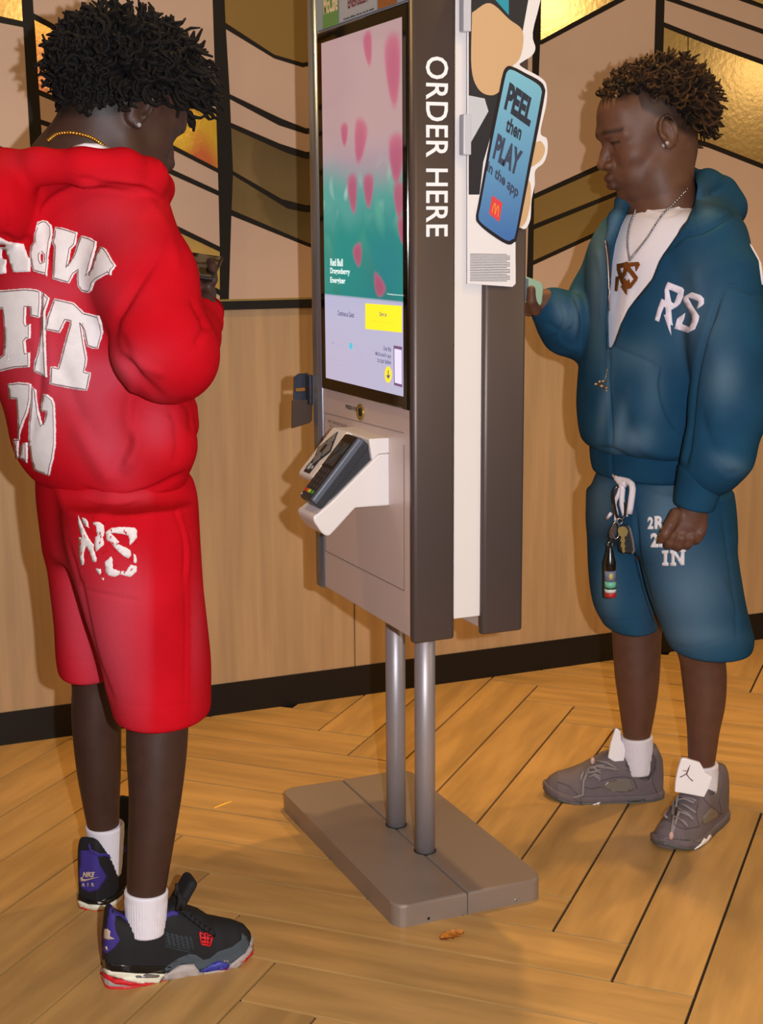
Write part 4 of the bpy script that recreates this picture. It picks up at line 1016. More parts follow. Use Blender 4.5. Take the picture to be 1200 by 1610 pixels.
# hair
n = fib(1700); n = n[n[:, 2] > np.interp(n[:, 0], [-1, -.5, -.1, .3, 1], [-.95, -.75, -.22, .12, .34])]
sk = np.array([.097, .076, .088])
roots = HC1+((np.array([-.014, 0, .036])+n*sk)*S1)@R1.T
dn = n/sk; dn /= np.linalg.norm(dn, axis=1)[:, None]; dn = dn@R1.T
dn = dn+np.random.RandomState(2).normal(scale=.32, size=dn.shape); dn /= np.linalg.norm(dn, axis=1)[:, None]
ln = .046+.020*np.random.RandomState(4).rand(len(n)); ln = np.where(n[:, 2] < -.25, ln*.50, np.where(n[:, 2] < 0, ln*.9, ln)); ln = np.where(n[:, 0] > .35, ln*1.3, ln)
ha = locks('hair', roots, dn, ln, .0060, m_hair1, p1, grav=1.0, wob=.010, n=8)
# red hoodie
ho = [loft([(250, 70, 215), (285, 18, 242), (320, -12, 258), (380, -32, 268), (450, -42, 278), (530, -40, 286), (600, -18, 292), (650, 0, 298), (700, 12, 300), (735, 30, 300), (765, 62, 292), (779, 100, 250)], G1, .155, .03, .035, ori=(-50, .68))]
ho += [rc(at(235, 640, 2.62), at(262, 700, 2.60), .070, .052, .05), rc(at(290, 645, 2.66), at(298, 668, 2.66), .020, .014, .03)]
ho += pchain([(185, 335, 2.64, .088), (228, 440, 2.55, .086), (256, 548, 2.50, .083), (270, 560, 2.505, .078)], .028)
ho += pchain([(268, 558, 2.515, .070), (292, 532, 2.60, .056), (314, 506, 2.68, .044)], .030)
ho += pchain([(110, 335, 2.88, .080), (145, 470, 2.98, .080), (180, 545, 3.0, .078), (240, 515, 2.97, .060), (276, 488, 2.94, .045)], .03)
# hood lying on the back
ho += pchain([(-22, 295, 2.64, .042), (8, 268, 2.59, .036), (60, 262, 2.555, .030), (130, 262, 2.54, .030), (195, 264, 2.555, .032), (232, 280, 2.60, .034), (245, 296, 2.68, .030), (235, 290, 2.80, .03), (190, 280, 2.87, .03), (100, 275, 2.86, .03), (10, 285, 2.78, .03), (-22, 295, 2.64, .042)], .014)
ho += [ell(at(8, 318, 2.575), (.085, .055, .075), frame(66), .02)]
V, Q = sdf_mesh(ho, .0036); V = relax(V, Q, 3)
V = creases(V, Q, [
    ([(262, 312), (235, 290), (200, 284), (160, 285), (110, 300), (72, 325), (50, 372)], .007, 7), ([(120, 280), (180, 288), (232, 297)], -.004, 4),
    ([(50, 372), (30, 384), (0, 368)], -.007, 6), ([(20, 372), (12, 320), (0, 285)], -.003, 6),
    ([(225, 300), (262, 360), (282, 430)], .004, 9), ([(250, 400), (215, 450), (178, 510), (178, 545), (215, 590), (262, 630)], -.008, 8),
    ([(262, 345), (250, 400), (215, 455), (180, 505)], -.002, 3),
    ([(170, 500), (200, 560), (215, 620), (200, 700), (175, 752)], -.006, 10), ([(215, 590), (205, 660), (215, 700), (190, 745)], .010, 12),
    ([(120, 660), (150, 720), (178, 762)], .006, 14), ([(95, 560), (120, 640), (150, 700)], -.004, 12),
    ([(60, 480), (62, 600), (48, 700)], -.004, 5), ([(75, 470), (78, 560), (80, 640)], .004, 8), ([(70, 350), (78, 430)], -.003, 6),
    ([(175, 545), (225, 575), (262, 590)], .004, 8), ([(285, 628), (300, 645), (302, 680)], -.005, 6), ([(268, 640), (280, 690), (275, 735)], -.005, 6),
    ([(215, 640), (250, 655), (285, 668)], .004, 9), ([(300, 470), (318, 500), (330, 520)], -.005, 5), ([(306, 545), (320, 520), (322, 495)], -.004, 5),
    ([(130, 768), (180, 785), (240, 770), (297, 742)], -.008, 5)])
V = relax(V, Q, 1); V = wavy(V, Q, .0016, 24, 3)
fd = blobs(V, [(120, 300, 90, 22, 10, .0), (175, 350, 60, 60, 0, .45), (95, 455, 90, 30, 5, .5), (60, 540, 80, 60, 0, .55), (165, 590, 30, 80, 70, .7), (70, 600, 60, 60, 0, .6), (165, 690, 35, 75, -25, .85), (245, 670, 28, 40, 0, .7), (150, 640, 60, 70, 0, .4), (60, 470, 50, 50, 0, .3), (20, 250, 60, 20, 0, .15)])
q = topx(V); fd = np.where((q[:, 0] < -20), fd*.3, fd); fd = np.clip(fd*(1+.25*noise3(V, 30, 5)), 0, 1)
hoodie = mk('hoodie', V, Q, m_red, p1, True, attrs={'fade': fd}); BH = bvh_of(V, Q)
# ribbed hem
V, Q = sdf_mesh([loft([(745, 90, 297), (770, 108, 296), (784, 130, 288)], G1, .135, .02, .03, ori=(-50, .66))], .004)
hem = mk('rib_hem', V, Q, m_red, hoodie, True, attrs={'fade': np.zeros(len(V))})
V, F = tube_np([at(320, 503, 2.705), at(327, 488, 2.745)], [.036, .031], 24); cuff = mk('cuff', V, F, m_red, hoodie, True, attrs={'fade': np.zeros(len(V))})
# T-shirt collar
ring = [at(140+52*math.cos(t)*1.0, 246+7*math.sin(t), 2.70-.065*math.sin(t)) for t in np.linspace(0, 2*math.pi, 30)]
# lettering in thick white felt, stitched
m_felt = mat('white_felt', srgb(236, 226, 226), .9, noise=.05, nscale=60, bump=.3, bscale=500); m_st = mat('dark_stitch', srgb(110, 30, 38), .9)
A = lambda x, y: (x/6, 330+y/6)
Bz = lambda x, y: (x/6, 540+y/6)
RAG = np.random.RandomState(11)
def rag(p, a=.55):
    out_ = []
    for i in range(len(p)):
        x0, y0 = p[i]; x1, y1 = p[(i+1) % len(p)]; n_ = max(1, int(math.hypot(x1-x0, y1-y0)/2.2))
        for j in range(n_): t = j/n_; out_.append((x0+(x1-x0)*t+RAG.uniform(-a, a)*(j > 0), y0+(y1-y0)*t+RAG.uniform(-a, a)*(j > 0)))
    return out_
letters = {
 'R': [[A(*q) for q in [(-260, 250), (-120, 215), (0, 258), (80, 300), (220, 318), (245, 380), (262, 440), (290, 458), (288, 582), (130, 590), (100, 500), (60, 380), (20, 362), (22, 455), (62, 470), (58, 600), (-200, 620), (-200, 500), (-160, 480), (-170, 370), (-260, 370)]]],
 'a': [[A(*q) for q in [(345, 140), (350, 115), (400, 95), (450, 105), (490, 150), (498, 230), (480, 310), (460, 430), (455, 520), (445, 630), (425, 610), (380, 600), (320, 580), (298, 520), (285, 420), (290, 345), (325, 300), (322, 230)]], [A(*q) for q in [(395, 405), (412, 430), (410, 490), (398, 500), (385, 470), (384, 425)]]],
 'w': [[A(*q) for q in [(525, 160), (600, 170), (735, 215), (715, 330), (672, 372), (640, 540), (700, 420), (748, 280), (775, 242), (850, 262), (915, 300), (912, 350), (885, 440), (835, 625), (875, 540), (900, 440), (955, 348), (1000, 370), (1040, 430), (1065, 480), (1098, 530), (1060, 575), (1050, 620), (1030, 600), (920, 660), (890, 690), (870, 760), (835, 785), (770, 768), (735, 720), (728, 640), (735, 570), (700, 610), (655, 695), (570, 675), (500, 650), (505, 500), (515, 350), (495, 310), (510, 240)]]],
 'F': [[A(*q) for q in [(-200, 800), (0, 760), (120, 750), (240, 740), (330, 748), (390, 770), (392, 900), (380, 1010), (370, 1020), (290, 1000), (288, 920), (250, 915), (245, 1065), (250, 1085), (292, 1075), (290, 1210), (262, 1215), (240, 1240), (248, 1320), (250, 1345), (285, 1345), (285, 1480), (150, 1490), (0, 1525), (-200, 1560), (-200, 1400), (0, 1390), (40, 1360), (45, 1200), (35, 1000), (25, 935), (-60, 945), (-200, 960)]]],
 'I': [[A(*q) for q in [(400, 775), (435, 800), (470, 830), (455, 890), (430, 960), (432, 1200), (440, 1420), (448, 1580), (400, 1560), (320, 1520), (325, 1440), (350, 1360), (375, 1240), (395, 1100), (400, 950)]]],
 'T': [[A(*q) for q in [(515, 835), (600, 850), (700, 875), (760, 930), (790, 965), (940, 1000), (965, 1080), (975, 1160), (950, 1240), (930, 1310), (880, 1310), (820, 1285), (800, 1200), (790, 1140), (770, 1060), (800, 1260), (825, 1400), (815, 1480), (800, 1520), (860, 1535), (850, 1600), (825, 1705), (700, 1690), (560, 1665), (470, 1640), (475, 1480), (520, 1475), (545, 1490), (580, 1380), (620, 1220), (660, 1080), (665, 1055), (625, 1045), (600, 1100), (570, 1160), (510, 1150), (430, 1130), (445, 1020), (480, 920)]]],
 'I2': [[Bz(*q) for q in [(80, 380), (180, 362), (270, 372), (300, 385), (296, 520), (270, 640), (230, 740), (190, 860), (180, 950), (172, 1080), (158, 1080), (150, 1020), (132, 910), (140, 895), (180, 900), (175, 860), (172, 700), (165, 600), (158, 520), (120, 520), (92, 525)]], ],
 'N': [[Bz(*q) for q in [(300, 400), (345, 440), (352, 530), (370, 640), (405, 770), (425, 720), (440, 640), (390, 635), (392, 590), (410, 475), (450, 480), (500, 520), (520, 580), (528, 800), (528, 950), (510, 1080), (490, 1150), (470, 1245), (400, 1225), (325, 1190), (300, 1080), (275, 950), (275, 760), (295, 560)]]],
 'foot': [[Bz(*q) for q in [(215, 940), (262, 935), (265, 1050), (262, 1125), (230, 1100), (188, 1080), (195, 1020)]]],
}
for kx, pol in letters.items():
    o = layp('letter', [rag(p) for p in pol], BH, m_felt, hoodie, lift=.0022, thick=.0022, mx=5)
    o['label'] = 'white felt letter with dark stitching'
    # stitching: a thin line just inside the edge
    mb = MB()
    for p in pol:
        P = np.array(p); c_ = P.mean(0); ar = sum(P[i][0]*P[(i+1) % len(P)][1]-P[(i+1) % len(P)][0]*P[i][1] for i in range(len(P)))
        T = np.roll(P, -1, 0)-np.roll(P, 1, 0); T /= np.linalg.norm(T, axis=1)[:, None]+1e-9; N_ = np.stack([-T[:, 1], T[:, 0]], 1)*(1 if ar > 0 else -1)
        I = P+N_*(2.6 if p is pol[0] else -2.6); I = np.vstack([I, I[:1]])
        dens = np.concatenate([np.linspace(I[i], I[i+1], max(2, int(np.linalg.norm(I[i+1]-I[i])/3)), endpoint=False) for i in range(len(I)-1)])
        pts = np.array([onsurf(BH, x, y, .0026) for x, y in dens])
        run = [pts[0]]
        for a_, b_ in zip(pts[:-1], pts[1:]):
            if np.linalg.norm(a_-b_) < .02: run.append(b_)
            else:
                if len(run) > 2: mb.tube(run, .0007, 4)
                run = [b_]
        if len(run) > 2: mb.tube(run, .0007, 4)
    if mb.n: mb.build('stitching', m_st, o, False)
# chain at the neck
m_goldc = mat('gold_chain', srgb(214, 160, 70), .25, metal=.9)
mb = MB()
cc = spline([(78, 222, 2.66), (92, 212, 2.60), (112, 209, 2.575), (135, 213, 2.57), (152, 221, 2.585), (166, 233, 2.62)], 26)
cw = [at(*p) for p in cc]
BBy = BVHTree.FromObject(b1, bpy.context.evaluated_depsgraph_get())
off1 = Vector(b1.location)+WLOC['person']
for i, p in enumerate(cc):
    d = Vector(ray(p[0], p[1])).normalized(); h, nn_, ii, t = BBy.ray_cast(Vector(CAM)-off1, d)
    c = np.array(h+off1)+np.array(nn_)*.003 if h is not None else cw[i]
    V, F = sphere_np(c, (.0042, .0042, .0036), 8, 5); mb.add(V, F)
mb.build('gold_necklace', m_goldc, p1)
col_ = MB(); col_.tube([at(118, 236, 2.60), at(135, 233, 2.585), at(152, 234, 2.59), at(168, 238, 2.62)], .009, 8); col_.build('shirt_collar', mat('white_cotton', srgb(232, 226, 236), .9), p1)
e1 = G(-.006, -.084, -.030); V, F = sphere_np(e1, .0042, 8, 6); mk('ear_stud', V, F, mat('crystal', srgb(220, 220, 225), .1, metal=.6), p1)

# red shorts
so = [loft([(735, 62, 300), (780, 62, 308), (830, 66, 310), (880, 72, 311)], 2.70, .14, .04, .03, ori=(-50, .80)),
      loft([(790, 98, 308), (850, 103, 312), (920, 122, 318), (980, 138, 325), (1040, 156, 331), (1090, 172, 331), (1122, 181, 330)], 2.585, .118, .05, .010),
      loft([(735, 60, 200), (780, 62, 200), (850, 72, 200), (960, 86, 200), (1020, 90, 200), (1052, 95, 200)], 2.80, .115, .04, .010)]
V, Q = sdf_mesh(so, .0036); V = relax(V, Q, 3)
V = creases(V, Q, [([(106, 850), (122, 915), (126, 922), (150, 1030), (180, 1105)], -.006, 4), ([(268, 785), (285, 830), (291, 870), (288, 920)], -.004, 3), ([(276, 790), (294, 860), (292, 915)], .003, 4),
    ([(290, 920), (292, 1000), (290, 1110)], -.0018, 2.5), ([(128, 926), (180, 938), (222, 946)], -.0025, 2), ([(222, 860), (224, 944)], -.0025, 2), ([(130, 780), (170, 792), (218, 785)], -.003, 4),
    ([(182, 1104), (240, 1112), (328, 1104)], -.0012, 2), ([(95, 1034), (150, 1042)], -.0012, 2), ([(180, 760), (165, 800), (140, 840)], .003, 12), ([(230, 760), (240, 850)], .002, 14)])
V = relax(V, Q, 1); V = wavy(V, Q, .0013, 20, 4)
fd = blobs(V, [(175, 1020, 60, 110, -15, .85), (200, 930, 50, 60, 0, .5), (115, 950, 22, 110, -8, .4), (310, 1000, 14, 90, 0, .35), (200, 780, 60, 16, 0, .5)]); q = topx(V)
fd = fd*(1-.8*np.clip((q[:, 0]-232)/14, 0, 1)*(q[:, 0] < 300)); fd = np.clip(fd*(1+.25*noise3(V, 30, 6)), 0, 1)
sh1 = mk('shorts', V, Q, m_red, p1, True, attrs={'fade': fd}); BS = bvh_of(V, Q)
Z = lambda x, y: (110+x/9.23, 790+y/9.23)
m_pr = mat('cracked_white_print', srgb(232, 220, 218), .7, noise=.08, nscale=200)
pr = [[(120, 175), (150, 250), (180, 320), (215, 400), (265, 500), (310, 575), (350, 610), (345, 680), (365, 740), (388, 800), (380, 865), (330, 860), (300, 760), (270, 690), (235, 630), (205, 720), (200, 800), (215, 880), (195, 905), (165, 920), (140, 800), (130, 600), (130, 500), (185, 520), (150, 430), (125, 330)],
      [(175, 215), (235, 240), (265, 290), (270, 350), (285, 370), (200, 325), (180, 280)],
      [(335, 290), (380, 280), (440, 290), (495, 340), (500, 420), (490, 490), (470, 500), (495, 570), (490, 620), (380, 715), (360, 640), (370, 500), (400, 480), (385, 380), (375, 330), (340, 320)],
      [(515, 430), (560, 400), (600, 370), (700, 355), (860, 358), (945, 370), (975, 410), (970, 520), (870, 620), (855, 480), (800, 465), (700, 450), (580, 440), (640, 490), (720, 570), (690, 600), (830, 660), (880, 700), (890, 760), (850, 810), (780, 780), (680, 690), (640, 640), (600, 580), (540, 550)],
      [(920, 740), (955, 760), (972, 850), (960, 885), (925, 870)],
      [(510, 860), (560, 820), (600, 780), (620, 820), (625, 960), (700, 990), (820, 1000), (840, 960), (880, 900), (970, 925), (970, 1000), (880, 1080), (830, 1070), (720, 1045), (650, 1080), (560, 1060), (525, 1010)],
      [(370, 960), (450, 965), (455, 1030), (430, 1050), (400, 1010)], [(460, 1090), (495, 1100), (490, 1135), (470, 1115)]]
for p_ in pr:
    o = layp('printed_mark', [rag([Z(*q) for q in p_], .5)], BS, m_pr, sh1, lift=.0009, thick=.0008, mx=5)
# cracks in the print
mb = MB()
for i in range(34):
    x0, y0 = Z(RAG.uniform(130, 960), RAG.uniform(200, 1060)); 
    pts = [onsurf(BS, x0+RAG.uniform(-1.6, 1.6), y0+j*1.3+RAG.uniform(-.6, .6), .0013) for j in range(4)]; mb.tube(pts, .0009, 4)
mb.build('print_crack', m_red, sh1, False, kind='stuff')
# hem of the shorts: stitched fold is in the relief; socks and shoes
sock(p1, at(230, 1399, 2.54), at(229, 1466, 2.54), .0410, .036, m_sock)
sock(p1, at(165, 1296, 2.87), at(169, 1375, 2.875), .0405, .029, m_sock)
m_sb = mat('black_nubuck', srgb(30, 29, 32), .75, spec=.3, bump=.2, bscale=600); m_mg = mat('light_grey_sole', srgb(172, 160, 156), .55); m_ro = mat('red_rubber', srgb(206, 24, 34), .5)
m_cr = mat('cream_midsole', srgb(226, 222, 200), .5); m_pu = mat('purple_suede', srgb(56, 42, 128), .8); m_dg = mat('slate_suede', srgb(66, 74, 82), .85); m_bl = mat('blue_rubber', srgb(50, 52, 150), .5)
m_blk = mat('shiny_black', srgb(14, 14, 16), .25); m_swo = mat('beige_mark', srgb(190, 168, 150), .6); m_lin = mat('beige_lining', srgb(196, 176, 168), .9)
H4 = [(0, .04), (.004, .10), (.012, .148), (.02, .156), (.03, .140), (.045, .130), (.073, .124), (.10, .128), (.141, .138), (.163, .126), (.196, .110), (.215, .094), (.262, .079), (.284, .068), (.297, .050), (.30, .03)]
W4 = [(0, .016), (.004, .025), (.015, .032), (.03, .040), (.045, .044), (.095, .045), (.13, .043), (.19, .047), (.23, .049), (.265, .042), (.283, .031), (.294, .018), (.30, .004)]

tong1 = [rbox(SH1+np.array([.160, 0, .158]), (.030, .026, .010), .009, frame(0, -58), .006)]
s1, BM, fr = shoe(p1, SH1, AZ1, .290, H4, W4, m_sb, m_mg, m_ro, .024, 'sneaker', extra=tong1)
z6 = lambda x, y: (150+x/4.615, 1365+y/4.615)
def zone(name, pts, m, lift, BM_=None, zf=None, par=None, **k): return layp(name, [[(zf or z6)(*q) for q in pts]], BM_ if BM_ is not None else BM, m, par or s1, lift=lift, thick=.0015, mx=4, **k)
zone('toe_guard', [(500, 725), (600, 655), (680, 622), (730, 628), (785, 665), (830, 655), (890, 605), (990, 572), (1060, 520), (1062, 470), (1100, 500), (1122, 560), (1085, 615), (985, 690), (900, 684), (750, 748), (715, 700), (640, 694), (560, 738), (520, 765)], m_dg, .0012)
zone('heel_gloss', [(48, 650), (120, 690), (250, 705), (420, 712), (540, 712), (560, 730), (500, 766), (300, 765), (120, 748), (60, 715)], m_blk, .0012)
zone('midsole_cream', [(44, 700), (60, 722), (120, 748), (300, 762), (510, 768), (460, 830), (330, 834), (200, 806), (90, 772), (48, 735)], m_cr, .0014)
zone('midsole_grey', [(455, 832), (510, 770), (560, 738), (640, 696), (690, 692), (715, 702), (755, 745), (960, 738), (985, 690), (1090, 615), (1128, 560), (1142, 600), (1035, 722), (950, 757), (730, 807)], m_mg, .0032)
zone('air_window', [(288, 782), (300, 776), (460, 772), (466, 779), (450, 791), (297, 799)], mat('dark_window', srgb(110, 104, 98), .2), .0022)
zone('blue_panel', [(752, 745), (850, 692), (900, 681), (972, 690), (948, 733), (850, 744)], m_bl, .0040)
zone('sole_red', [(40, 738), (90, 774), (200, 811), (330, 836), (455, 832), (420, 846), (300, 852), (150, 836), (75, 800), (45, 765)], m_ro, .0030)
zone('toe_red', [(1030, 722), (1062, 680), (1130, 598), (1142, 590), (1140, 620), (1100, 678), (1050, 712)], m_ro, .0044)
zone('collar_trim', [(118, 262), (150, 275), (185, 300), (190, 322), (240, 360), (300, 402), (335, 405), (430, 362), (560, 306), (602, 318), (600, 345), (565, 342), (440, 392), (335, 434), (290, 428), (230, 388), (180, 345), (152, 345), (140, 300)], m_pu, .0014)
zone('heel_tab', [(105, 262), (125, 262), (150, 300), (140, 400), (150, 460), (180, 520), (140, 575), (80, 620), (52, 600), (62, 480), (85, 400)], m_pu, .0016)
# red lace cage, a small crown-like lattice
mb = MB()
for a_, b_ in [((755, 465), (768, 545)), ((790, 470), (795, 552)), ((812, 478), (812, 556)), ((848, 490), (828, 562)), ((752, 462), (782, 478)), ((782, 478), (808, 466)), ((808, 466), (822, 484)), ((822, 484), (850, 488)), ((758, 500), (842, 510)), ((762, 528), (835, 538)), ((768, 546), (828, 562))]:
    a3, b3 = onsurf(BM, *z6(*a_), .0025), onsurf(BM, *z6(*b_), .0025); mb.tube([a3, (a3+b3)/2, b3], .0019, 6)
mb.build('lace_cage', m_ro, s1)
mb = MB()
for i in range(12):
    x0 = 515+i*17; a3 = [onsurf(BM, *z6(x0+j*3-(8 if i % 2 else 0), 462+j*14+i*3), .0012) for j in range(8)]; mb.tube(a3, .0006, 4)
for j in range(7):
    a3 = [onsurf(BM, *z6(505+i*17, 470+j*16+i*4), .0012) for i in range(12)]; mb.tube(a3, .0006, 4)
mb.build('side_netting', m_dg, s1)
mb = MB()
for k in range(7):
    x0, y0 = 600+k*34, 300+k*24
    for sgn in (0, 1): mb.tube([onsurf(BM, *z6(x0+sgn*16, y0+6), .004), onsurf(BM, *z6(x0+22, y0+26-sgn*16), .010), onsurf(BM, *z6(x0+52, y0+48), .004)], .0035, 6)
for (a_, b_) in (((590, 110), (585, 190)), ((612, 200), (600, 300)), ((640, 215), (635, 300)), ((600, 180), (640, 300))):
    mb.tube([at(*z6(*a_), 2.50), at(*z6((a_[0]+b_[0])/2+6, (a_[1]+b_[1])/2), 2.495), at(*z6(*b_), 2.50)], .0035, 6)
mb.build('laces', m_sb, s1, kind='stuff')
def heel_logo(BM_, m, par, x0, y0, w_, h_, sl, part=None):
    V, F = text_mesh('NIKE', 1.0, offset=.05, shear=.3); lo, hi = V.min(0), V.max(0); V = (V-lo)/(hi-lo)
    P = np.stack([x0+V[:, 0]*w_, y0+h_*(1-V[:, 1])*.62+sl*V[:, 0]*w_], 1); lay('heel_mark', P, F, BM_, m, par, lift=.0026, thick=.0008, mx=4)
    sw = [(-.15, .62), (-.2, .95), (-.1, 1.1), (.15, 1.08), (.6, .9), (1.3, .58), (.6, .76), (.2, .84), (.02, .80), (0, .6)]
    layp('heel_mark', [[(x0+a*w_, y0+b*h_+sl*a*w_) for a, b in sw]], BM_, m, par, lift=.0026, thick=.0008, mx=4)
    V, F = text_mesh('A  I  R', 1.0, offset=.02); lo, hi = V.min(0), V.max(0); V = (V-lo)/(hi-lo)
    P = np.stack([x0-.08*w_+V[:, 0]*w_*1.05, y0+h_*(1.68-V[:, 1]*.42)+sl*V[:, 0]*w_], 1); lay('heel_mark', P, F, BM_, m, par, lift=.0026, thick=.0008, mx=4)
layp('heel_mark', [[z6(*q) for q in [(72, 440), (95, 438), (112, 455), (108, 492), (142, 508), (100, 515), (70, 508)]]], BM, m_swo, s1, lift=.0030, thick=.0008, mx=4)
layp('heel_mark', [[z6(*q) for q in [(78, 566), (90, 562), (94, 592), (78, 586)]]], BM, m_swo, s1, lift=.0030, thick=.0008, mx=4)
# far shoe, heel towards the camera
fr2 = frame(AZ2, -58)
tong2 = [rbox(SH2+frame(AZ2)@np.array([.156, 0, .160]), (.032, .025, .010), .009, fr2, .006)]
s2, BM2, _ = shoe(p1, SH2, AZ2, .290, H4, W4, m_sb, m_mg, m_ro, .024, 'sneaker', extra=tong2, mirror=1)
z7 = lambda x, y: (110+x/8, 1267+y/8)
k2 = dict(BM_=BM2, zf=z7, par=s2)
zone('heel_tab', [(130, 560), (250, 562), (300, 572), (385, 602), (352, 640), (372, 730), (412, 800), (468, 892), (420, 970), (350, 1060), (240, 1085), (150, 1040), (118, 940), (125, 720)], m_pu, .0014, **k2)
zone('collar_trim', [(230, 470), (255, 480), (270, 545), (380, 600), (430, 592), (560, 642), (600, 630), (690, 500), (700, 560), (640, 640), (560, 680), (440, 630), (370, 640), (250, 580)], m_pu, .0020, **k2)
zone('midsole_cream', [(103, 1185), (240, 1240), (460, 1250), (560, 1200), (660, 1130), (660, 1190), (560, 1260), (470, 1300), (300, 1312), (110, 1262)], m_cr, .0018, **k2)
zone('sole_red', [(110, 1265), (300, 1314), (480, 1300), (560, 1265), (560, 1290), (480, 1360), (320, 1375), (160, 1335)], m_ro, .0018, **k2)
zone('heel_gloss', [(100, 1100), (240, 1190), (420, 1200), (560, 1120), (690, 1000), (690, 1080), (600, 1160), (460, 1245), (240, 1235), (102, 1180)], m_blk, .0013, **k2)
heel_logo(BM2, m_swo, s2, 130.5, 1370.5, 19, 13.5, .0)
# phone held up, dark, with screen glare painted into the glass colour as pale patches
ph1 = thing('mobile_phone', tuple(at(318, 415, 2.80)), 'black phone held up in the hands of the person in red', 'phone')
m_ph = mat('phone_black', srgb(24, 22, 22), .25)
q4 = [(286, 414, 2.80), (302, 402, 2.90), (341, 405, 2.90), (341, 416, 2.84), (322, 438, 2.76), (290, 432, 2.72)]
A4 = [at(*p) for p in ((287, 433, 2.72), (322, 438, 2.72), (341, 405, 2.86), (303, 400, 2.86))]
c = sum(A4)/4; ux = (A4[1]-A4[0]); ux /= np.linalg.norm(ux); nn_ = np.cross(ux, A4[3]-A4[0]); nn_ /= np.linalg.norm(nn_); nn_ = nn_ if nn_[2] > 0 else -nn_; vx = np.cross(nn_, ux)
if (A4[3]-A4[0])@vx < 0: vx = -vx
PH = np.stack([ux, vx, nn_], 1)
def pbox(name, lo, hi, bev, m, par, c=c, PH=PH):
    bm = box_bm(lo, hi, bev, 3)
    for v in bm.verts: v.co = Vector(c+PH@np.array(v.co[:]))
    return bm_out(bm, name, m, par)
pbox('phone_case', (-.036, -.074, -.005), (.036, .074, .004), .003, m_ph, ph1)
pbox('phone_screen', (-.032, -.070, .0038), (.032, .070, .0046), .0005, mat('phone_glass', srgb(96, 90, 86), .08, nscale=40, col2=srgb(20, 18, 18), spec=.9, ramp=(.45, .52)), ph1)
# ================================================================ person in blue
m_skin2 = skin_mat('brown_skin', (100, 66, 51), (34, 22, 19))
m_blue = fabric('blue_fleece', (34, 76, 104), (26, 62, 92), (104, 132, 154))
m_hair2 = mat('brown_black_hair', srgb(22, 15, 11), .85, spec=.2, attr=('fade', srgb(96, 64, 36)))  # golden lock tips: lamp highlights painted into the hair colour
m_tee = mat('white_cotton', srgb(232, 226, 236), .9, bump=.2, bscale=600)
p2 = thing('person', (1.88, 2.77, 0), 'person in blue zip hoodie, white shirt and blue shorts facing the kiosk, head bowed', 'person')
G2 = 3.27
R2 = frame(166, 13, 0)
S2 = 1.10
HC2 = at(1049, 208, 3.19)-R2@(np.array([-.006, .080, -.003])*S2)
hp, Gh = head_prims(HC2, R2, S2)
body = hp
body += chain([(HC2+R2@np.array([-.042, 0, -.045]), .056), (at(1045, 300, 3.26), .054), (at(1050, 365, 3.27), .085)], .03)
body += [ell(at(1035, 460, 3.30), (.085, .14, .24), None, .05), ell(at(1030, 690, 3.30), (.08, .12, .2), None, .05), ell(at(1040, 780, 3.29), (.085, .11, .12), None, .05)]
body += pchain([(1105, 380, 3.12, .055), (1140, 530, 3.06, .044), (1140, 650, 3.02, .040), (1100, 760, 3.02, .030), (1092, 800, 3.02, .027)], .02)
body += pchain([(1000, 395, 3.42, .050), (940, 520, 3.42, .042), (895, 515, 3.36, .038), (858, 478, 3.31, .028)], .02)
body += [loft([(950, 962, 1042, 0, .060), (1000, 963, 1040, 0, .060), (1060, 967, 1037, 0, .058), (1105, 973, 1032, 0, .050), (1155, 980, 1023, 0, .033), (1185, 986, 1018, 0, .026)], 3.40, .05, .02),
         loft([(990, 1064, 1136, 0, .058), (1027, 1068, 1139, 0, .058), (1060, 1072, 1142, 0, .057), (1105, 1077, 1140, 0, .052), (1150, 1081, 1131, 0, .042), (1198, 1083, 1124, 0, .033), (1225, 1088, 1118, 0, .026)], 3.22, .05, .02)]
body += pchain([(1030, 800, 3.30, .09), (1085, 850, 3.20, .08), (1102, 1000, 3.21, .056)], .03)
body += pchain([(1030, 800, 3.30, .09), (985, 850, 3.38, .08), (1002, 960, 3.40, .056)], .03)
# hand hanging at the thigh (his left): back of the hand to the camera, fingers curled
gl = 3.015
w = (at(1090, 800, 3.02), .027)
up_ = (at(1085, 800, gl)-at(1080, 840, gl)); up_ /= np.linalg.norm(up_); si = HR-up_*(HR@up_); si /= np.linalg.norm(si); fo = np.cross(up_, si)
Rp = np.stack([si, fo, up_], 1)
k_ = [(1058, 842), (1072, 846), (1087, 845), (1101, 838)]
tips = [(1054, 856), (1068, 859), (1082, 857), (1097, 850)]
fing = []
for i, ((kx, ky), (tx, ty)) in enumerate(zip(k_, tips)):
    r = [.0112, .0115, .0108, .0095][i]
    fing.append([(at(kx+4, ky-12, gl), r*1.05), (at(kx, ky, gl-.010), r), (at(tx, ty-3, gl-.006), r*.96), (at(tx-2, ty, gl+.016), r*.9), (at(tx+1, ty-10, gl+.028), r*.82)])
th_ = [(at(1064, 808, gl-.004), .014), (at(1054, 826, gl-.016), .0125), (at(1046, 840, gl-.018), .0105), (at(1041, 848, gl-.012), .0092)]
body += hand_prims(w, at(1084, 824, gl), Rp, (.037, .016, .030), fing, th_)
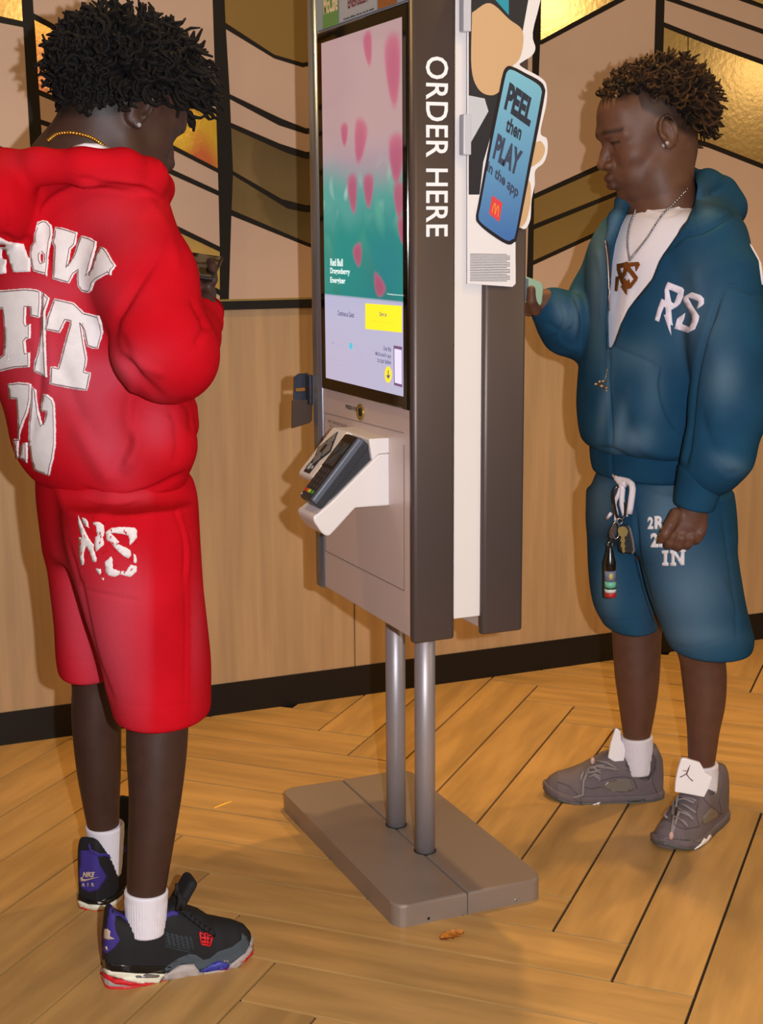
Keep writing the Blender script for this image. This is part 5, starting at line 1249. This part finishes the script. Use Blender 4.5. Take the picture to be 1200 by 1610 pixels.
# hand holding the mint phone (his right)
gr = 3.30
w = (at(860, 474, 3.31), .026)
body += hand_prims(w, at(841, 474, 3.305), np.eye(3), (.030, .026, .024),
    [[(at(832, 470, 3.33), .010), (at(824, 452, 3.335), .0095), (at(822, 440, 3.31), .009)], [(at(830, 480, 3.33), .010), (at(819, 466, 3.34), .0095), (at(815, 454, 3.32), .009)],
     [(at(829, 488, 3.32), .0098), (at(818, 478, 3.33), .009), (at(812, 468, 3.31), .0085)], [(at(832, 492, 3.31), .009), (at(822, 488, 3.32), .0085), (at(815, 480, 3.31), .008)]],
    [(at(843, 488, 3.27), .0125), (at(836, 474, 3.25), .0105), (at(836, 455, 3.245), .0088)])
HS2 = atz(1043, 1262); 
SHF = np.array([1.985, 2.872, 0]); AZF = math.degrees(math.atan2(2.985-2.872, 1.715-1.985))
SHN = np.array([2.048, 2.735, 0]); AZN = math.degrees(math.atan2(2.585-2.735, 1.795-2.048))
body += chain([(SHF+frame(AZF)@np.array([.06, 0, .06]), .030), (SHF+frame(AZF)@np.array([.19, 0, .035]), .026)], .02)
body += chain([(SHN+frame(AZN)@np.array([.06, 0, .06]), .030), (SHN+frame(AZN)@np.array([.19, 0, .035]), .026)], .02)
V, Q = sdf_mesh(body, .0027); V = relax(V, Q, 1)
q_ = ((V-HC2)@R2)/S2; near = np.linalg.norm(q_, axis=1) < .17
dk = np.zeros(len(V))
# hairline: temple to nape, faded at the sides
hl = .030+.0*q_[:, 0]; hl = np.where(q_[:, 0] > .03, .072, np.interp(q_[:, 0], [-.12, -.05, -.01, .03], [-.055, -.02, .012, .045]))
dk = np.maximum(dk, np.clip((q_[:, 2]-hl)/.012, 0, 1)*.8*near*(q_[:, 0] < .092))
brow = np.exp(-(((q_[:, 2]-.0235+.10*np.abs(np.abs(q_[:, 1])-.030))/.0046)**2))*(np.abs(np.abs(q_[:, 1])-.034) < .021)*(q_[:, 0] > .06); dk = np.maximum(dk, brow*.9*near)
lips = np.exp(-(((q_[:, 2]+.0725)/.0125)**4))*(np.abs(q_[:, 1]) < .024)*(q_[:, 0] > .084); 
lash = np.exp(-(((q_[:, 2]-.0005)/.0028)**2))*(np.abs(np.abs(q_[:, 1])-.031) < .015)*(q_[:, 0] > .070); dk = np.maximum(dk, lash*.9*near)
dk = np.maximum(dk, lips*.38*near)
beard = np.clip((-.055-q_[:, 2])/.03, 0, 1)*np.clip((q_[:, 0]-.0)/.03, 0, 1)*(np.linalg.norm(q_, axis=1) < .14)*.22; dk = np.maximum(dk, beard)
b2 = mk('body', V, Q, m_skin2, p2, True, attrs={'dark': dk})
n = fib(1500); hl2 = np.interp(n[:, 0], [-1, -.4, 0, .35, 1], [-.78, -.36, .34, .56, .60])
n = n[n[:, 2] > hl2]
roots = HC2+((np.array([-.014, 0, .036])+n*np.array([.097, .074, .080]))*S2)@R2.T
dn = n/np.array([.097, .074, .088]); dn /= np.linalg.norm(dn, axis=1)[:, None]; dn[:, 0] -= .10; dn[:, 2] += .20; dn = dn@R2.T
rs = np.random.RandomState(5); dn = dn+rs.normal(scale=.42, size=dn.shape); dn /= np.linalg.norm(dn, axis=1)[:, None]
ln = .026+.014*rs.rand(len(n)); ln = np.where(n[:, 0] < -.25, ln*1.45, ln); ln = np.where((n[:, 0] > .75), .040, ln)
locks('hair', roots, dn, ln, .0052, m_hair2, p2, grav=.35, wob=.009, n=7, seed=9)
# earrings
m_cry = mat('crystal', srgb(220, 220, 225), .1, metal=.6)
DG = bpy.context.evaluated_depsgraph_get
BB2 = BVHTree.FromPolygons([tuple(v) for v in V], Q.tolist())
for (x, y) in ((1043.5, 229), (1049.5, 225)):
    c = onsurf(BB2, x, y, .002); Vs, F = sphere_np(c, .0042, 8, 6); mk('ear_stud', Vs, F, m_cry, p2)

# white T-shirt
V, Q = sdf_mesh([loft([(326, 1005, 1085), (345, 975, 1112), (400, 950, 1120), (480, 945, 1110), (560, 940, 1105), (640, 938, 1085), (690, 940, 1080)], G2, .135, .03, .03, ori=(-90, .62)),
                 rc(at(1047, 324, 3.265), at(1050, 352, 3.27), .068, .080, .02)], .004); V = relax(V, Q, 2)
V = creases(V, Q, [([(1010, 325), (1030, 334), (1060, 330), (1085, 310)], .002, 2.0), ([(1003, 318), (1022, 340), (1060, 338), (1092, 314)], -.0012, 1.5), ([(985, 400), (990, 460), (975, 520)], .003, 7), ([(1000, 380), (975, 440), (965, 500)], -.002, 6)])
tee = mk('t_shirt', V, Q, m_tee, p2, True); BT = bvh_of(V, Q)
VT, QT = V, Q
# jacket
ja = [loft([(318, 990, 1120, .02, .10), (340, 962, 1150), (380, 936, 1160), (430, 928, 1150), (500, 926, 1140), (560, 919, 1128), (610, 914, 1115), (650, 913, 1108), (690, 918, 1100), (712, 930, 1092)], G2, .155, .03, .03, ori=(-90, .64))]
ja += pchain([(1065, 345, 3.22, .060), (1112, 385, 3.12, .078), (1136, 440, 3.08, .076), (1148, 540, 3.04, .080), (1147, 640, 3.01, .078), (1130, 712, 3.005, .070), (1118, 735, 3.01, .062)], .025)
ja += pchain([(985, 380, 3.42, .072), (945, 470, 3.42, .070), (925, 515, 3.40, .074), (895, 512, 3.36, .064), (878, 494, 3.33, .052), (866, 484, 3.32, .042)], .025)
# hood down at the back, collar folds at both sides of the neck
ja += pchain([(1092, 300, 3.17, .020), (1112, 288, 3.24, .026), (1130, 306, 3.28, .040), (1142, 328, 3.26, .042), (1120, 350, 3.18, .040), (1088, 352, 3.13, .022), (1064, 372, 3.11, .018), (1045, 402, 3.11, .012)], .018)
ja += pchain([(1112, 290, 3.26, .030), (1080, 285, 3.36, .030), (1040, 290, 3.40, .03), (1000, 312, 3.36, .024), (984, 318, 3.28, .020), (970, 345, 3.23, .017), (958, 376, 3.22, .008)], .018)
Vc = [(1004, 306), (988, 332), (976, 356), (968, 382), (963, 412), (960, 450), (957, 500), (958, 552), (966, 540), (976, 510), (988, 486), (1005, 464), (1026, 438), (1036, 412), (1044, 398), (1060, 376), (1080, 348), (1092, 322), (1097, 292), (1085, 262), (1040, 240), (1004, 270)]
ja += [vcut(Vc, 2.8, 3.33, .006), vcut([(1006, 296), (1010, 330), (1040, 346), (1080, 330), (1094, 296), (1080, 270), (1020, 270)], 2.8, 3.33, .008)]
V, Q = sdf_mesh(ja, .0034); V = relax(V, Q, 2)
V = creases(V, Q, [([(1139, 452), (1120, 500), (1103, 552), (1092, 600), (1087, 650), (1082, 700), (1078, 732)], -.012, 4), ([(1040, 402), (1075, 372), (1100, 366), (1140, 345), (1160, 322)], -.006, 4), ([(1092, 300), (1090, 330), (1094, 366)], -.003, 3),
    ([(1140, 452), (1155, 448), (1170, 456), (1200, 464)], -.005, 2.5), ([(958, 552), (957, 600), (960, 650), (962, 708)], -.006, 2.5), ([(952, 470), (950, 540), (951, 600)], -.002, 4),
    ([(963, 545), (1000, 560), (1036, 577)], -.004, 2.5), ([(1037, 577), (1032, 610), (1044, 655), (1068, 692)], -.0045, 2.5), ([(1043, 577), (1040, 610), (1052, 652), (1072, 684)], .002, 3),
    ([(932, 704), (964, 708), (1000, 726), (1050, 734), (1080, 730)], -.005, 4), ([(880, 470), (890, 500), (878, 525), (868, 530)], -.005, 4), ([(895, 466), (908, 500), (900, 540)], .004, 5), ([(905, 470), (915, 505), (912, 550)], -.005, 4), ([(868, 520), (885, 540), (905, 552)], .003, 5),
    ([(885, 462), (897, 480), (895, 510), (880, 524)], .004, 4), ([(858, 505), (880, 520), (900, 515)], -.003, 4), ([(985, 600), (1000, 650), (1020, 700)], .004, 10), ([(1060, 480), (1075, 560), (1080, 640)], -.003, 8), ([(1090, 420), (1100, 480), (1080, 540)], .004, 9),
    ([(1110, 500), (1130, 600), (1120, 700)], .003, 12), ([(1100, 640), (1120, 700), (1150, 740)], -.003, 7), ([(940, 390), (948, 440), (945, 500)], .003, 6), ([(1125, 725), (1145, 745), (1160, 742)], -.003, 5), ([(1000, 700), (1040, 718), (1080, 716)], .004, 8)])
V = relax(V, Q, 1); V = wavy(V, Q, .0016, 24, 13); q = topx(V)
fd = blobs(V, [(940, 440, 14, 80, 0, .8), (950, 640, 9, 50, 8, .45), (885, 490, 12, 22, -20, .6), (905, 490, 8, 30, 0, .5), (1085, 480, 22, 70, 10, .28), (1140, 600, 25, 40, 0, .5), (1025, 610, 18, 60, 0, .3), (1000, 690, 25, 18, 0, .55), (975, 670, 10, 40, 10, .5), (1150, 730, 30, 14, 20, .4), (1110, 320, 20, 30, 0, .25), (965, 350, 8, 30, 20, .5), (1130, 500, 30, 60, 0, .2), (990, 560, 40, 25, 0, .25)])
fd = np.clip(fd*(1+.3*noise3(V, 35, 7))+.12*np.clip(noise3(V, 12, 8), 0, 1), 0, 1)
jacket = mk('hoodie', V, Q, m_blue, p2, True, attrs={'fade': fd}); BJ = bvh_of(V, Q)
V, Q = sdf_mesh([loft([(703, 933, 1096), (726, 934, 1090), (748, 938, 1084)], G2, .145, .02, .012, ori=(-90, .62))], .004); V = creases(V, Q, [([(961, 700), (962, 760)], -.004, 2)])
mk('rib_hem', V, Q, m_blue, jacket, True, attrs={'fade': np.zeros(len(V))})
V, Q = sdf_mesh([pcyl((1106, 738, 3.01, .052), (1091, 797, 3.02, .043), .006)], .003); mk('cuff', V, Q, m_blue, jacket, True, attrs={'fade': np.zeros(len(V))+.0})
V, Q = sdf_mesh([pcyl((874, 490, 3.33, .042), (855, 476, 3.315, .036), .008)], .003); mk('cuff', V, Q, m_blue, jacket, True, attrs={'fade': np.zeros(len(V))+.1})
# zip
m_zip = mat('zip_teeth', srgb(196, 176, 170), .35, metal=.6); m_tape = mat('zip_tape', srgb(36, 24, 34), .8)
def edge_zip(pl, sd):
    P = spline(pl, 40); V_, F_ = ribbon(P+np.array([sd*1.6, 0]), 4.5); lay('zip_tape', V_, F_, BJ, m_tape, jacket, lift=.001, thick=.001, mx=6)
    mb = MB(); pts = []
    for i, p in enumerate(P):
        c = onsurf(BJ, p[0], p[1], .002); 
        if not pts or np.linalg.norm(c-pts[-1]) < .03: pts.append(c)
    mb.tube(pts, .0016, 5); mb.build('zip', m_zip, jacket)
edge_zip([(953, 378), (957, 410), (958, 450), (957, 500), (957, 550)], 0)
edge_zip([(1036, 405), (1030, 430), (1008, 462), (989, 486), (977, 512), (966, 542)], 0)
# letters on chest
z8 = lambda x, y: (960+x/7.5, 400+y/7.5)
m_lt = mat('lilac_white_print', srgb(226, 218, 236), .6)
layp('letter', [[z8(*q) for q in [(680, 325), (850, 390), (870, 415), (860, 500), (825, 580), (790, 615), (718, 655), (730, 800), (740, 838), (708, 830), (720, 960), (690, 890), (630, 710), (655, 712), (650, 630), (635, 615), (620, 650), (600, 700), (575, 795), (525, 775), (560, 640), (605, 520), (645, 540), (640, 420), (660, 360)]], [z8(*q) for q in [(690, 412), (720, 560), (752, 580), (798, 458)]]], BJ, m_lt, jacket, lift=.0012, thick=.001, mx=5)
layp('letter', [[z8(*q) for q in [(965, 445), (1065, 480), (1105, 520), (1105, 580), (1090, 600), (1018, 650), (1045, 560), (1030, 545), (915, 505), (960, 590), (1050, 730), (1040, 780), (1000, 880), (920, 925), (755, 875), (790, 755), (885, 690), (870, 760), (845, 820), (935, 858), (970, 770), (960, 710), (860, 545), (868, 500), (900, 480)]]], BJ, m_lt, jacket, lift=.0012, thick=.001, mx=5)
# sleeve print on the far edge
layp('letter', [[(1183, 362), (1186, 366), (1192, 380), (1206, 384), (1206, 452), (1198, 448), (1193, 410), (1188, 385)]], BJ, mat('white_felt', srgb(236, 226, 226), .9), jacket, lift=.003, thick=.004, mx=5)
# bee shaped zip pull
m_pew = mat('pewter', srgb(150, 132, 118), .35, metal=.8); mb = MB()
zc = onsurf(BJ, 951, 607, .006)
V_, F_ = sphere_np(zc, (.009, .006, .0045), 10, 8); mb.add(V_, F_); V_, F_ = sphere_np(zc+HR*.010+np.array([0, 0, -.004]), (.007, .005, .004), 8, 6); mb.add(V_, F_)
for sx_, sz_ in ((-.012, .004), (-.004, .009), (.012, -.010), (.004, .010)): V_, F_ = sphere_np(zc+HR*sx_+np.array([0, 0, sz_]), (.008, .003, .003), 8, 5); mb.add(V_, F_)
mb.tube([onsurf(BJ, 957, 580, .003), onsurf(BJ, 954, 594, .004), zc], .0012, 5); mb.build('zip_pull', m_pew, jacket)
# ball chain and pendant
m_sil = mat('silver_chain', srgb(170, 166, 170), .25, metal=.9); mb = MB()
BALL = BVHTree.FromPolygons([tuple(v) for v in VT], QT.tolist())
for pl, nn_ in (([(1091, 282), (1080, 298), (1058, 322), (1038, 346), (1020, 374), (1003, 396), (993, 409)], 46), ([(1008, 318), (1000, 336), (992, 358), (989, 384), (992, 409)], 30)):
    for x, y in spline(pl, nn_): c = onsurf(BALL, x, y, .004); V_, F_ = sphere_np(c, .0030, 6, 5); mb.add(V_, F_)
mb.build('ball_chain', m_sil, p2)
m_bz = mat('bronze_pendant', srgb(150, 96, 50), .3, metal=.7)
pdn = thing('tmp', (0, 0, 0), 'x', 'x'); bpy.data.objects.remove(pdn)
Rp1 = [z8(*q) for q in [(105, 115), (225, 95), (255, 130), (215, 180), (205, 240), (180, 270), (230, 330), (215, 395), (212, 475), (150, 370), (175, 375), (140, 290), (120, 300), (105, 435), (80, 430), (90, 260), (125, 255), (105, 180)]]
Rh1 = [z8(*q) for q in [(135, 165), (190, 155), (185, 200), (165, 240)]]
Sp1 = [z8(*q) for q in [(255, 100), (350, 90), (368, 120), (325, 200), (318, 140), (250, 150), (290, 200), (345, 270), (330, 310), (260, 400), (205, 415), (190, 370), (240, 290), (250, 350), (300, 290), (220, 190)]]
layp('pendant', [Rp1, Rh1], BALL, m_bz, p2, lift=.007, thick=.003, mx=6, smooth=False); layp('pendant', [Sp1], BALL, m_bz, p2, lift=.0078, thick=.003, mx=6, smooth=False)

# blue shorts
so = [loft([(735, 940, 1112), (780, 938, 1136), (830, 938, 1142), (856, 944, 1136)], 3.28, .135, .05, .05, ori=(-90, .72)),
      loft([(770, 925, 1020), (830, 924, 1020), (900, 926, 1024), (950, 933, 1030), (984, 950, 1034)], 3.38, .105, .04, .010),
      loft([(770, 1000, 1152), (850, 1002, 1156), (920, 1016, 1166), (970, 1034, 1176), (1000, 1046, 1184), (1021, 1056, 1180)], 3.20, .115, .03, .010)]
V, Q = sdf_mesh(so, .0034); V = relax(V, Q, 3)
V = creases(V, Q, [([(1000, 800), (1003, 870), (1014, 915), (1026, 955), (1038, 985)], -.008, 3.5), ([(960, 830), (985, 850), (1000, 880)], .003, 8), ([(1133, 790), (1146, 880), (1156, 960), (1160, 1010)], -.0025, 3), ([(1110, 850), (1130, 870), (1148, 880)], -.003, 3), ([(1048, 1008), (1090, 1018), (1180, 992)], -.0012, 2),
    ([(1130, 900), (1150, 950), (1178, 985)], .004, 7), ([(945, 975), (990, 976), (1030, 962)], -.0012, 2)])
V = relax(V, Q, 1); V = wavy(V, Q, .0013, 20, 14)
fd = blobs(V, [(1050, 800, 35, 60, 0, .65), (1080, 940, 60, 80, 0, .6), (945, 790, 22, 50, 0, .5), (955, 930, 20, 50, 0, .4), (1095, 1000, 60, 16, 0, .25)]); fd = np.clip(fd*(1+.25*noise3(V, 30, 9)), 0, 1)
sh2 = mk('shorts', V, Q, m_blue, p2, True, attrs={'fade': fd}); BS2 = bvh_of(V, Q)
m_wp = mat('white_print', srgb(232, 226, 230), .7)
def slab_text(body, x0, y0, x1, y1, bold=.05):
    """letters with slab feet laid on the cloth"""
    V_, F_ = text_mesh(body, 1.0, offset=bold, spacing=1.12); lo, hi = V_.min(0), V_.max(0); V_ = (V_-lo)/(hi-lo)
    P = np.stack([x0+V_[:, 0]*(x1-x0), y1-(y1-y0)*V_[:, 1]], 1); lay('printed_mark', P, F_, BS2, m_wp, sh2, lift=.0009, thick=.0008, mx=4)
z9 = lambda x, y: (1000+x/8.571, 760+y/8.571)
lp = lambda ps: layp('printed_mark', [[z9(*q) for q in p] for p in ps], BS2, m_wp, sh2, lift=.0009, thick=.0008, mx=4)
slab_text('2', 1018.5, 812.5, 1027.5, 832); slab_text('R', 1029.5, 811, 1045, 832); slab_text('2', 1023, 838, 1035.5, 860.5); slab_text('F', 1036, 838, 1050, 860.5)
lp([[(350, 905), (440, 900), (440, 940), (425, 945), (420, 1060), (440, 1070), (440, 1110), (355, 1110), (355, 1070), (375, 1062), (378, 950), (350, 945)]])
lp([[(460, 900), (530, 895), (600, 1010), (610, 925), (590, 920), (590, 885), (675, 878), (675, 920), (655, 925), (655, 1100), (610, 1105), (520, 960), (525, 1065), (545, 1070), (545, 1110), (462, 1112), (462, 1075), (482, 1068), (480, 945), (460, 940)]])
# white drawstring tied in a loop
m_cord = mat('white_cord', srgb(226, 216, 226), .9, bump=.3, bscale=300)
mb = MB()
for pl, r in (([(971, 752), (978, 758), (985, 768), (984, 790), (990, 812)], .0065), ([(984, 758), (980, 775), (973, 790), (976, 806), (975, 818)], .005), ([(976, 756), (990, 760), (1000, 768), (999, 785), (995, 806)], .0075), ([(975, 755), (982, 762), (990, 764)], .008), ([(968, 806), (962, 814)], .004)):
    mb.tube([onsurf(BS2, x, y, .012) for x, y in (spline(pl, 10) if len(pl) > 2 else pl)], r, 8)
mb.build('drawstring', m_cord, sh2)
# keys on a karabiner: a thing hanging from the cord
kc = thing('keyring', tuple(onsurf(BS2, 978, 820, .02)), 'black karabiner with keys and a small bottle charm hanging at the blue shorts', 'keyring')
gk = (onsurf(BS2, 978, 820)-CAM)@LF-.034
gk2 = gk
z10 = lambda x, y: (930+x/7.667, 740+y/7.667)
kp_ = lambda x, y, d=0.0: at(*z10(x, y), gk+d)
m_bkm = mat('black_enamel', srgb(22, 18, 20), .25, spec=.6)
ring = spline([(330, 190), (285, 215), (265, 290), (275, 400), (295, 500), (320, 570), (370, 585), (405, 540), (412, 440), (408, 380)], 26)
tube('karabiner', [kp_(x, y) for x, y in ring], .0031, m_bkm, kc, 8)
mb = MB(); rr_ = [kp_(275+45*math.cos(t)+20, 720+100*math.sin(t), -.006) for t in np.linspace(0, 6.3, 22)]; mb.tube(rr_, .0014, 6)
rr_ = [kp_(340+34*math.cos(t), 610+34*math.sin(t), -.004) for t in np.linspace(0, 6.3, 16)]; mb.tube(rr_, .0014, 6); mb.build('split_ring', m_sil, kc)
def kplate(name, pts, th, m, d=0.0, par=None, **k): return slabpx(name, [(*z10(x, y), gk+d) for x, y in pts], th, m, par or kc, **k)
kplate('leather_tag', [(290, 625), (250, 660), (215, 730), (215, 800), (250, 830), (290, 790), (310, 700)], .003, mat('brown_leather', srgb(58, 38, 28), .5), -.004, bev=.0006)
fob = kplate('car_fob', [(350, 680), (440, 655), (480, 700), (510, 830), (525, 960), (500, 1000), (380, 990), (345, 960), (335, 800)], .010, mat('fob_black', srgb(26, 18, 20), .4), .002, bev=.002)
kplate('fob_rim', [(440, 652), (480, 700), (510, 830), (528, 965), (505, 1000), (485, 1002), (505, 960), (485, 830), (455, 705)], .004, m_sil, -.001, fob)
for (x, y) in ((440, 850), (458, 930)): Vv, F = sphere_np(kp_(x, y, .001), .0025, 8, 5); mk('fob_button', Vv, F, m_rub, fob, True)
m_kg = mat('key_gold', srgb(206, 184, 120), .25, metal=.85)
kplate('key', [(330, 690), (375, 672), (420, 685), (445, 730), (430, 780), (400, 800), (408, 850), (398, 880), (412, 910), (400, 940), (410, 975), (395, 992), (375, 985), (370, 930), (352, 905), (366, 870), (350, 850), (362, 800), (330, 770), (318, 725)], .002, m_kg, -.010, bev=.0003)
bt = tube('bottle_charm', [kp_(228, y, -.002) for y in (905, 940, 1000, 1060, 1110, 1200)], [.0045, .0055, .0075, .0105, .0125, .0128], m_bkm, kc, 14)
tube('charm_ring', [kp_(228+28*math.cos(t), 890+32*math.sin(t), -.002) for t in np.linspace(0, 6.3, 14)], .0016, m_sil, bt, 6)
def band(name, ya, yb, c, r=.0129): tube(name, [kp_(230, ya, -.002), kp_(230, yb, -.002)], r, mat('charm_colour_%d_%d_%d' % c, srgb(*c), .4), bt, 14)
band('charm_band', 1200, 1330, (110, 120, 150)); band('charm_band', 1330, 1400, (110, 190, 160)); band('charm_band', 1400, 1420, (30, 60, 50), .0132); band('charm_band', 1420, 1460, (206, 216, 214)); band('charm_band', 1460, 1520, (180, 40, 40), .0125)
Vv, F = sphere_np(kp_(240, 1275, -.0135), (.006, .003, .008), 10, 6); mk('charm_disc', Vv, F, mat('charm_yellow', srgb(196, 176, 90), .4), bt, True)
tube('strap_link', [kp_(240, 820, -.003), kp_(232, 870, -.003)], .003, m_bkm, kc, 6)

# socks and grey sneakers
sock(p2, at(1001.5, 1157, 3.40), at(1003, 1215, 3.40), .0395, .034, m_sock); sock(p2, at(1103.5, 1200, 3.22), at(1104, 1255, 3.22), .0385, .034, m_sock)
m_gs = mat('grey_suede', srgb(112, 100, 104), .8, noise=.1, nscale=30, bump=.2, bscale=600); m_gd = mat('dark_grey_suede', srgb(84, 76, 82), .8); m_ref = mat('reflective_white', srgb(250, 246, 250), .3, spec=.6)
m_gl = mat('grey_lace', srgb(146, 134, 134), .8); m_gout = mat('grey_rubber', srgb(86, 84, 82), .5); m_stc = mat('pale_stitch', srgb(170, 150, 150), .8); m_win = mat('mesh_window', srgb(120, 112, 104), .3)
H5 = [(0, .04), (.006, .105), (.02, .134), (.045, .140), (.075, .136), (.10, .124), (.13, .124), (.155, .116), (.18, .100), (.205, .086), (.235, .074), (.265, .066), (.284, .054), (.294, .042), (.30, .028)]
W5 = [(0, .016), (.004, .026), (.015, .033), (.03, .041), (.05, .044), (.09, .045), (.13, .044), (.19, .050), (.235, .052), (.27, .044), (.287, .031), (.296, .018), (.30, .004)]
sf, BF, _ = shoe(p2, SHF, AZF, .295, H5, W5, m_gs, m_gs, m_gout, .024, 'sneaker')
sn, BN, _ = shoe(p2, SHN, AZN, .295, H5, W5, m_gs, m_gs, m_gout, .024, 'sneaker')
z4 = lambda x, y: (840+x/3.3333, 1000+y/3.3333)
gf, gn = 3.36, 3.14
tf = slabpx('reflective_tongue', [(*z4(x, y), gf+.02) for x, y in [(437, 485), (425, 490), (402, 560), (388, 640), (430, 665), (468, 686), (478, 600), (470, 570), (456, 545), (455, 500)]], .010, m_ref, sf, bev=.002)
tn = slabpx('reflective_tongue', [(*z4(x, y), gn) for x, y in [(772, 645), (790, 640), (870, 664), (885, 690), (900, 716), (936, 740), (915, 800), (892, 846), (800, 828), (738, 818), (742, 760), (755, 700)]], .010, m_ref, sn, bev=.002)
# small leaping figure printed on the near tongue
m_mk = mat('dusky_mark', srgb(128, 84, 84), .6)
mb = MB()
for pl, r in (([(812, 690), (805, 710), (798, 725)], .0016), ([(798, 722), (812, 742), (832, 760)], .0012), ([(798, 722), (782, 732), (765, 740)], .0012), ([(805, 708), (780, 706)], .0009), ([(805, 706), (818, 678)], .0009)):
    mb.tube([at(*z4(x, y), gn-.001) for x, y in pl], r, 5)
mb.build('tongue_mark', m_mk, tn)
def zz(name, pts, m, lift, B_, par, **k): return layp(name, [[z4(*q) for q in pts]], B_, m, par, lift=lift, thick=.0015, mx=4, **k)
zz('ankle_panel', [(480, 620), (495, 600), (560, 595), (620, 608), (640, 650), (636, 690), (600, 750), (560, 745), (500, 700), (478, 680)], m_gd, .001, BF, sf)
zz('side_window', [(358, 790), (380, 765), (440, 750), (500, 752), (530, 800), (510, 812), (460, 820), (400, 812)], m_win, .001, BF, sf)
zz('midsole_mark', [(260, 905), (300, 885), (350, 868), (340, 890), (335, 902)], m_ref, .0014, BF, sf)
zz('air_window', [(488, 858), (580, 852), (584, 862), (492, 868)], m_gout, .0014, BF, sf)
zz('ankle_panel', [(925, 760), (945, 750), (965, 765), (962, 800), (940, 830), (922, 835), (915, 800)], m_gd, .001, BN, sn)
zz('side_window', [(930, 900), (945, 905), (972, 940), (965, 950), (900, 985), (870, 990), (885, 950)], m_win, .001, BN, sn)
zz('midsole_mark', [(838, 1118), (870, 1090), (885, 1070), (890, 1060), (905, 1065), (915, 1045), (925, 1040), (930, 1055), (900, 1085), (860, 1110)], m_ref, .0014, BN, sn)
def lace(B_, par, items, r=.0032, lift=.004):
    for pl in items: tube('lace', [onsurf(B_, *z4(x, y), lift+.002*math.sin(math.pi*i/max(1, len(pl)-1))) for i, (x, y) in enumerate(pl)], r, m_gl, par, 6)
lace(BF, sf, [[(300, 700), (330, 685), (370, 680)], [(270, 720), (310, 715), (350, 700)], [(290, 740), (320, 725), (350, 735)], [(330, 660), (380, 665), (430, 690)], [(340, 690), (390, 690), (440, 700)], [(262, 715), (250, 740), (245, 760)], [(290, 700), (260, 760), (255, 830), (265, 890)], [(310, 730), (345, 745), (335, 760)], [(280, 700), (315, 690), (350, 720)]])
lace(BN, sn, [[(700, 860), (760, 850), (830, 860), (850, 870)], [(690, 890), (740, 880), (800, 900), (845, 930)], [(690, 920), (750, 910), (800, 935), (830, 965)], [(680, 945), (730, 950), (780, 980), (800, 1000)], [(740, 870), (790, 860), (840, 880)], [(715, 890), (760, 930), (820, 950)], [(700, 880), (660, 930), (625, 990), (615, 1010)], [(720, 900), (690, 950), (700, 960)], [(740, 850), (700, 840), (690, 870)]])
def seam_line(B_, par, pl, m=None):
    P = spline([z4(*q) for q in pl], len(pl)*6); tube('seam', [onsurf(B_, *a_, .0004) for a_ in P], .0011, m or m_gd, par, 5)
for pl in ([(480, 700), (520, 720), (560, 748), (600, 752), (640, 690)], [(350, 760), (400, 745), (470, 738), (520, 752), (540, 800)], [(255, 790), (300, 800), (350, 790)], [(125, 765), (190, 790), (240, 850), (255, 895)], [(640, 690), (620, 760), (650, 830)]): seam_line(BF, sf, pl)
for pl in ([(600, 1040), (700, 1062), (800, 1068), (875, 1085)], [(860, 880), (850, 940), (870, 1000)], [(905, 800), (890, 850), (930, 895), (980, 935)], [(985, 800), (970, 860), (985, 930)], [(690, 960), (780, 1010), (860, 1000)]): seam_line(BN, sn, pl)
m_tog = mat('toggle', srgb(206, 170, 160), .4)
for B_, par, (x, y) in ((BF, sf, (316, 668)), (BN, sn, (716, 880))): c = onsurf(B_, *z4(x, y), .010); Vv, F = sphere_np(c, (.006, .006, .010), 8, 6); mk('lace_toggle', Vv, F, m_tog, par, True)
def stitch(B_, par, pl):
    mb = MB()
    P = spline([z4(*q) for q in pl], len(pl)*8)
    for a_, b_ in zip(P[:-1:2], P[1::2]): mb.tube([onsurf(B_, *a_, .0006), onsurf(B_, *b_, .0006)], .0008, 4)
    mb.build('toe_stitching', m_stc, par)
stitch(BF, sf, [(90, 850), (140, 862), (190, 880), (240, 895)]); stitch(BN, sn, [(595, 1115), (650, 1130), (720, 1140), (790, 1135), (830, 1120)])
stitch(BF, sf, [(125, 765), (190, 790), (250, 840)]); stitch(BN, sn, [(600, 1040), (680, 1060), (780, 1065), (860, 1080)])
# mint phone in his hand
ph2 = thing('mobile_phone', tuple(at(838, 462, 3.27)), 'phone in a mint green case held out by the person in blue', 'phone')
z11 = lambda x, y: (820+x/8.944, 420+y/8.944)
m_mint = mat('mint_case', srgb(136, 170, 142), .5)
cs = slabpx('phone_case', [(*z11(x, y), g) for x, y, g in [(-60, 100, 3.275), (62, 130, 3.275), (200, 180, 3.275), (270, 212, 3.275), (300, 245, 3.275), (312, 290, 3.275), (290, 500, 3.275), (270, 535, 3.275), (240, 552, 3.275), (185, 545, 3.275), (60, 500, 3.275), (-60, 440, 3.275)]], .011, m_mint, ph2, bev=.002)
slabpx('phone_screen', [(*z11(x, y), 3.2745) for x, y in [(-45, 120), (60, 150), (100, 170), (95, 470), (60, 480), (-45, 420)]], .001, mat('phone_dark', srgb(40, 50, 48), .2), ph2)
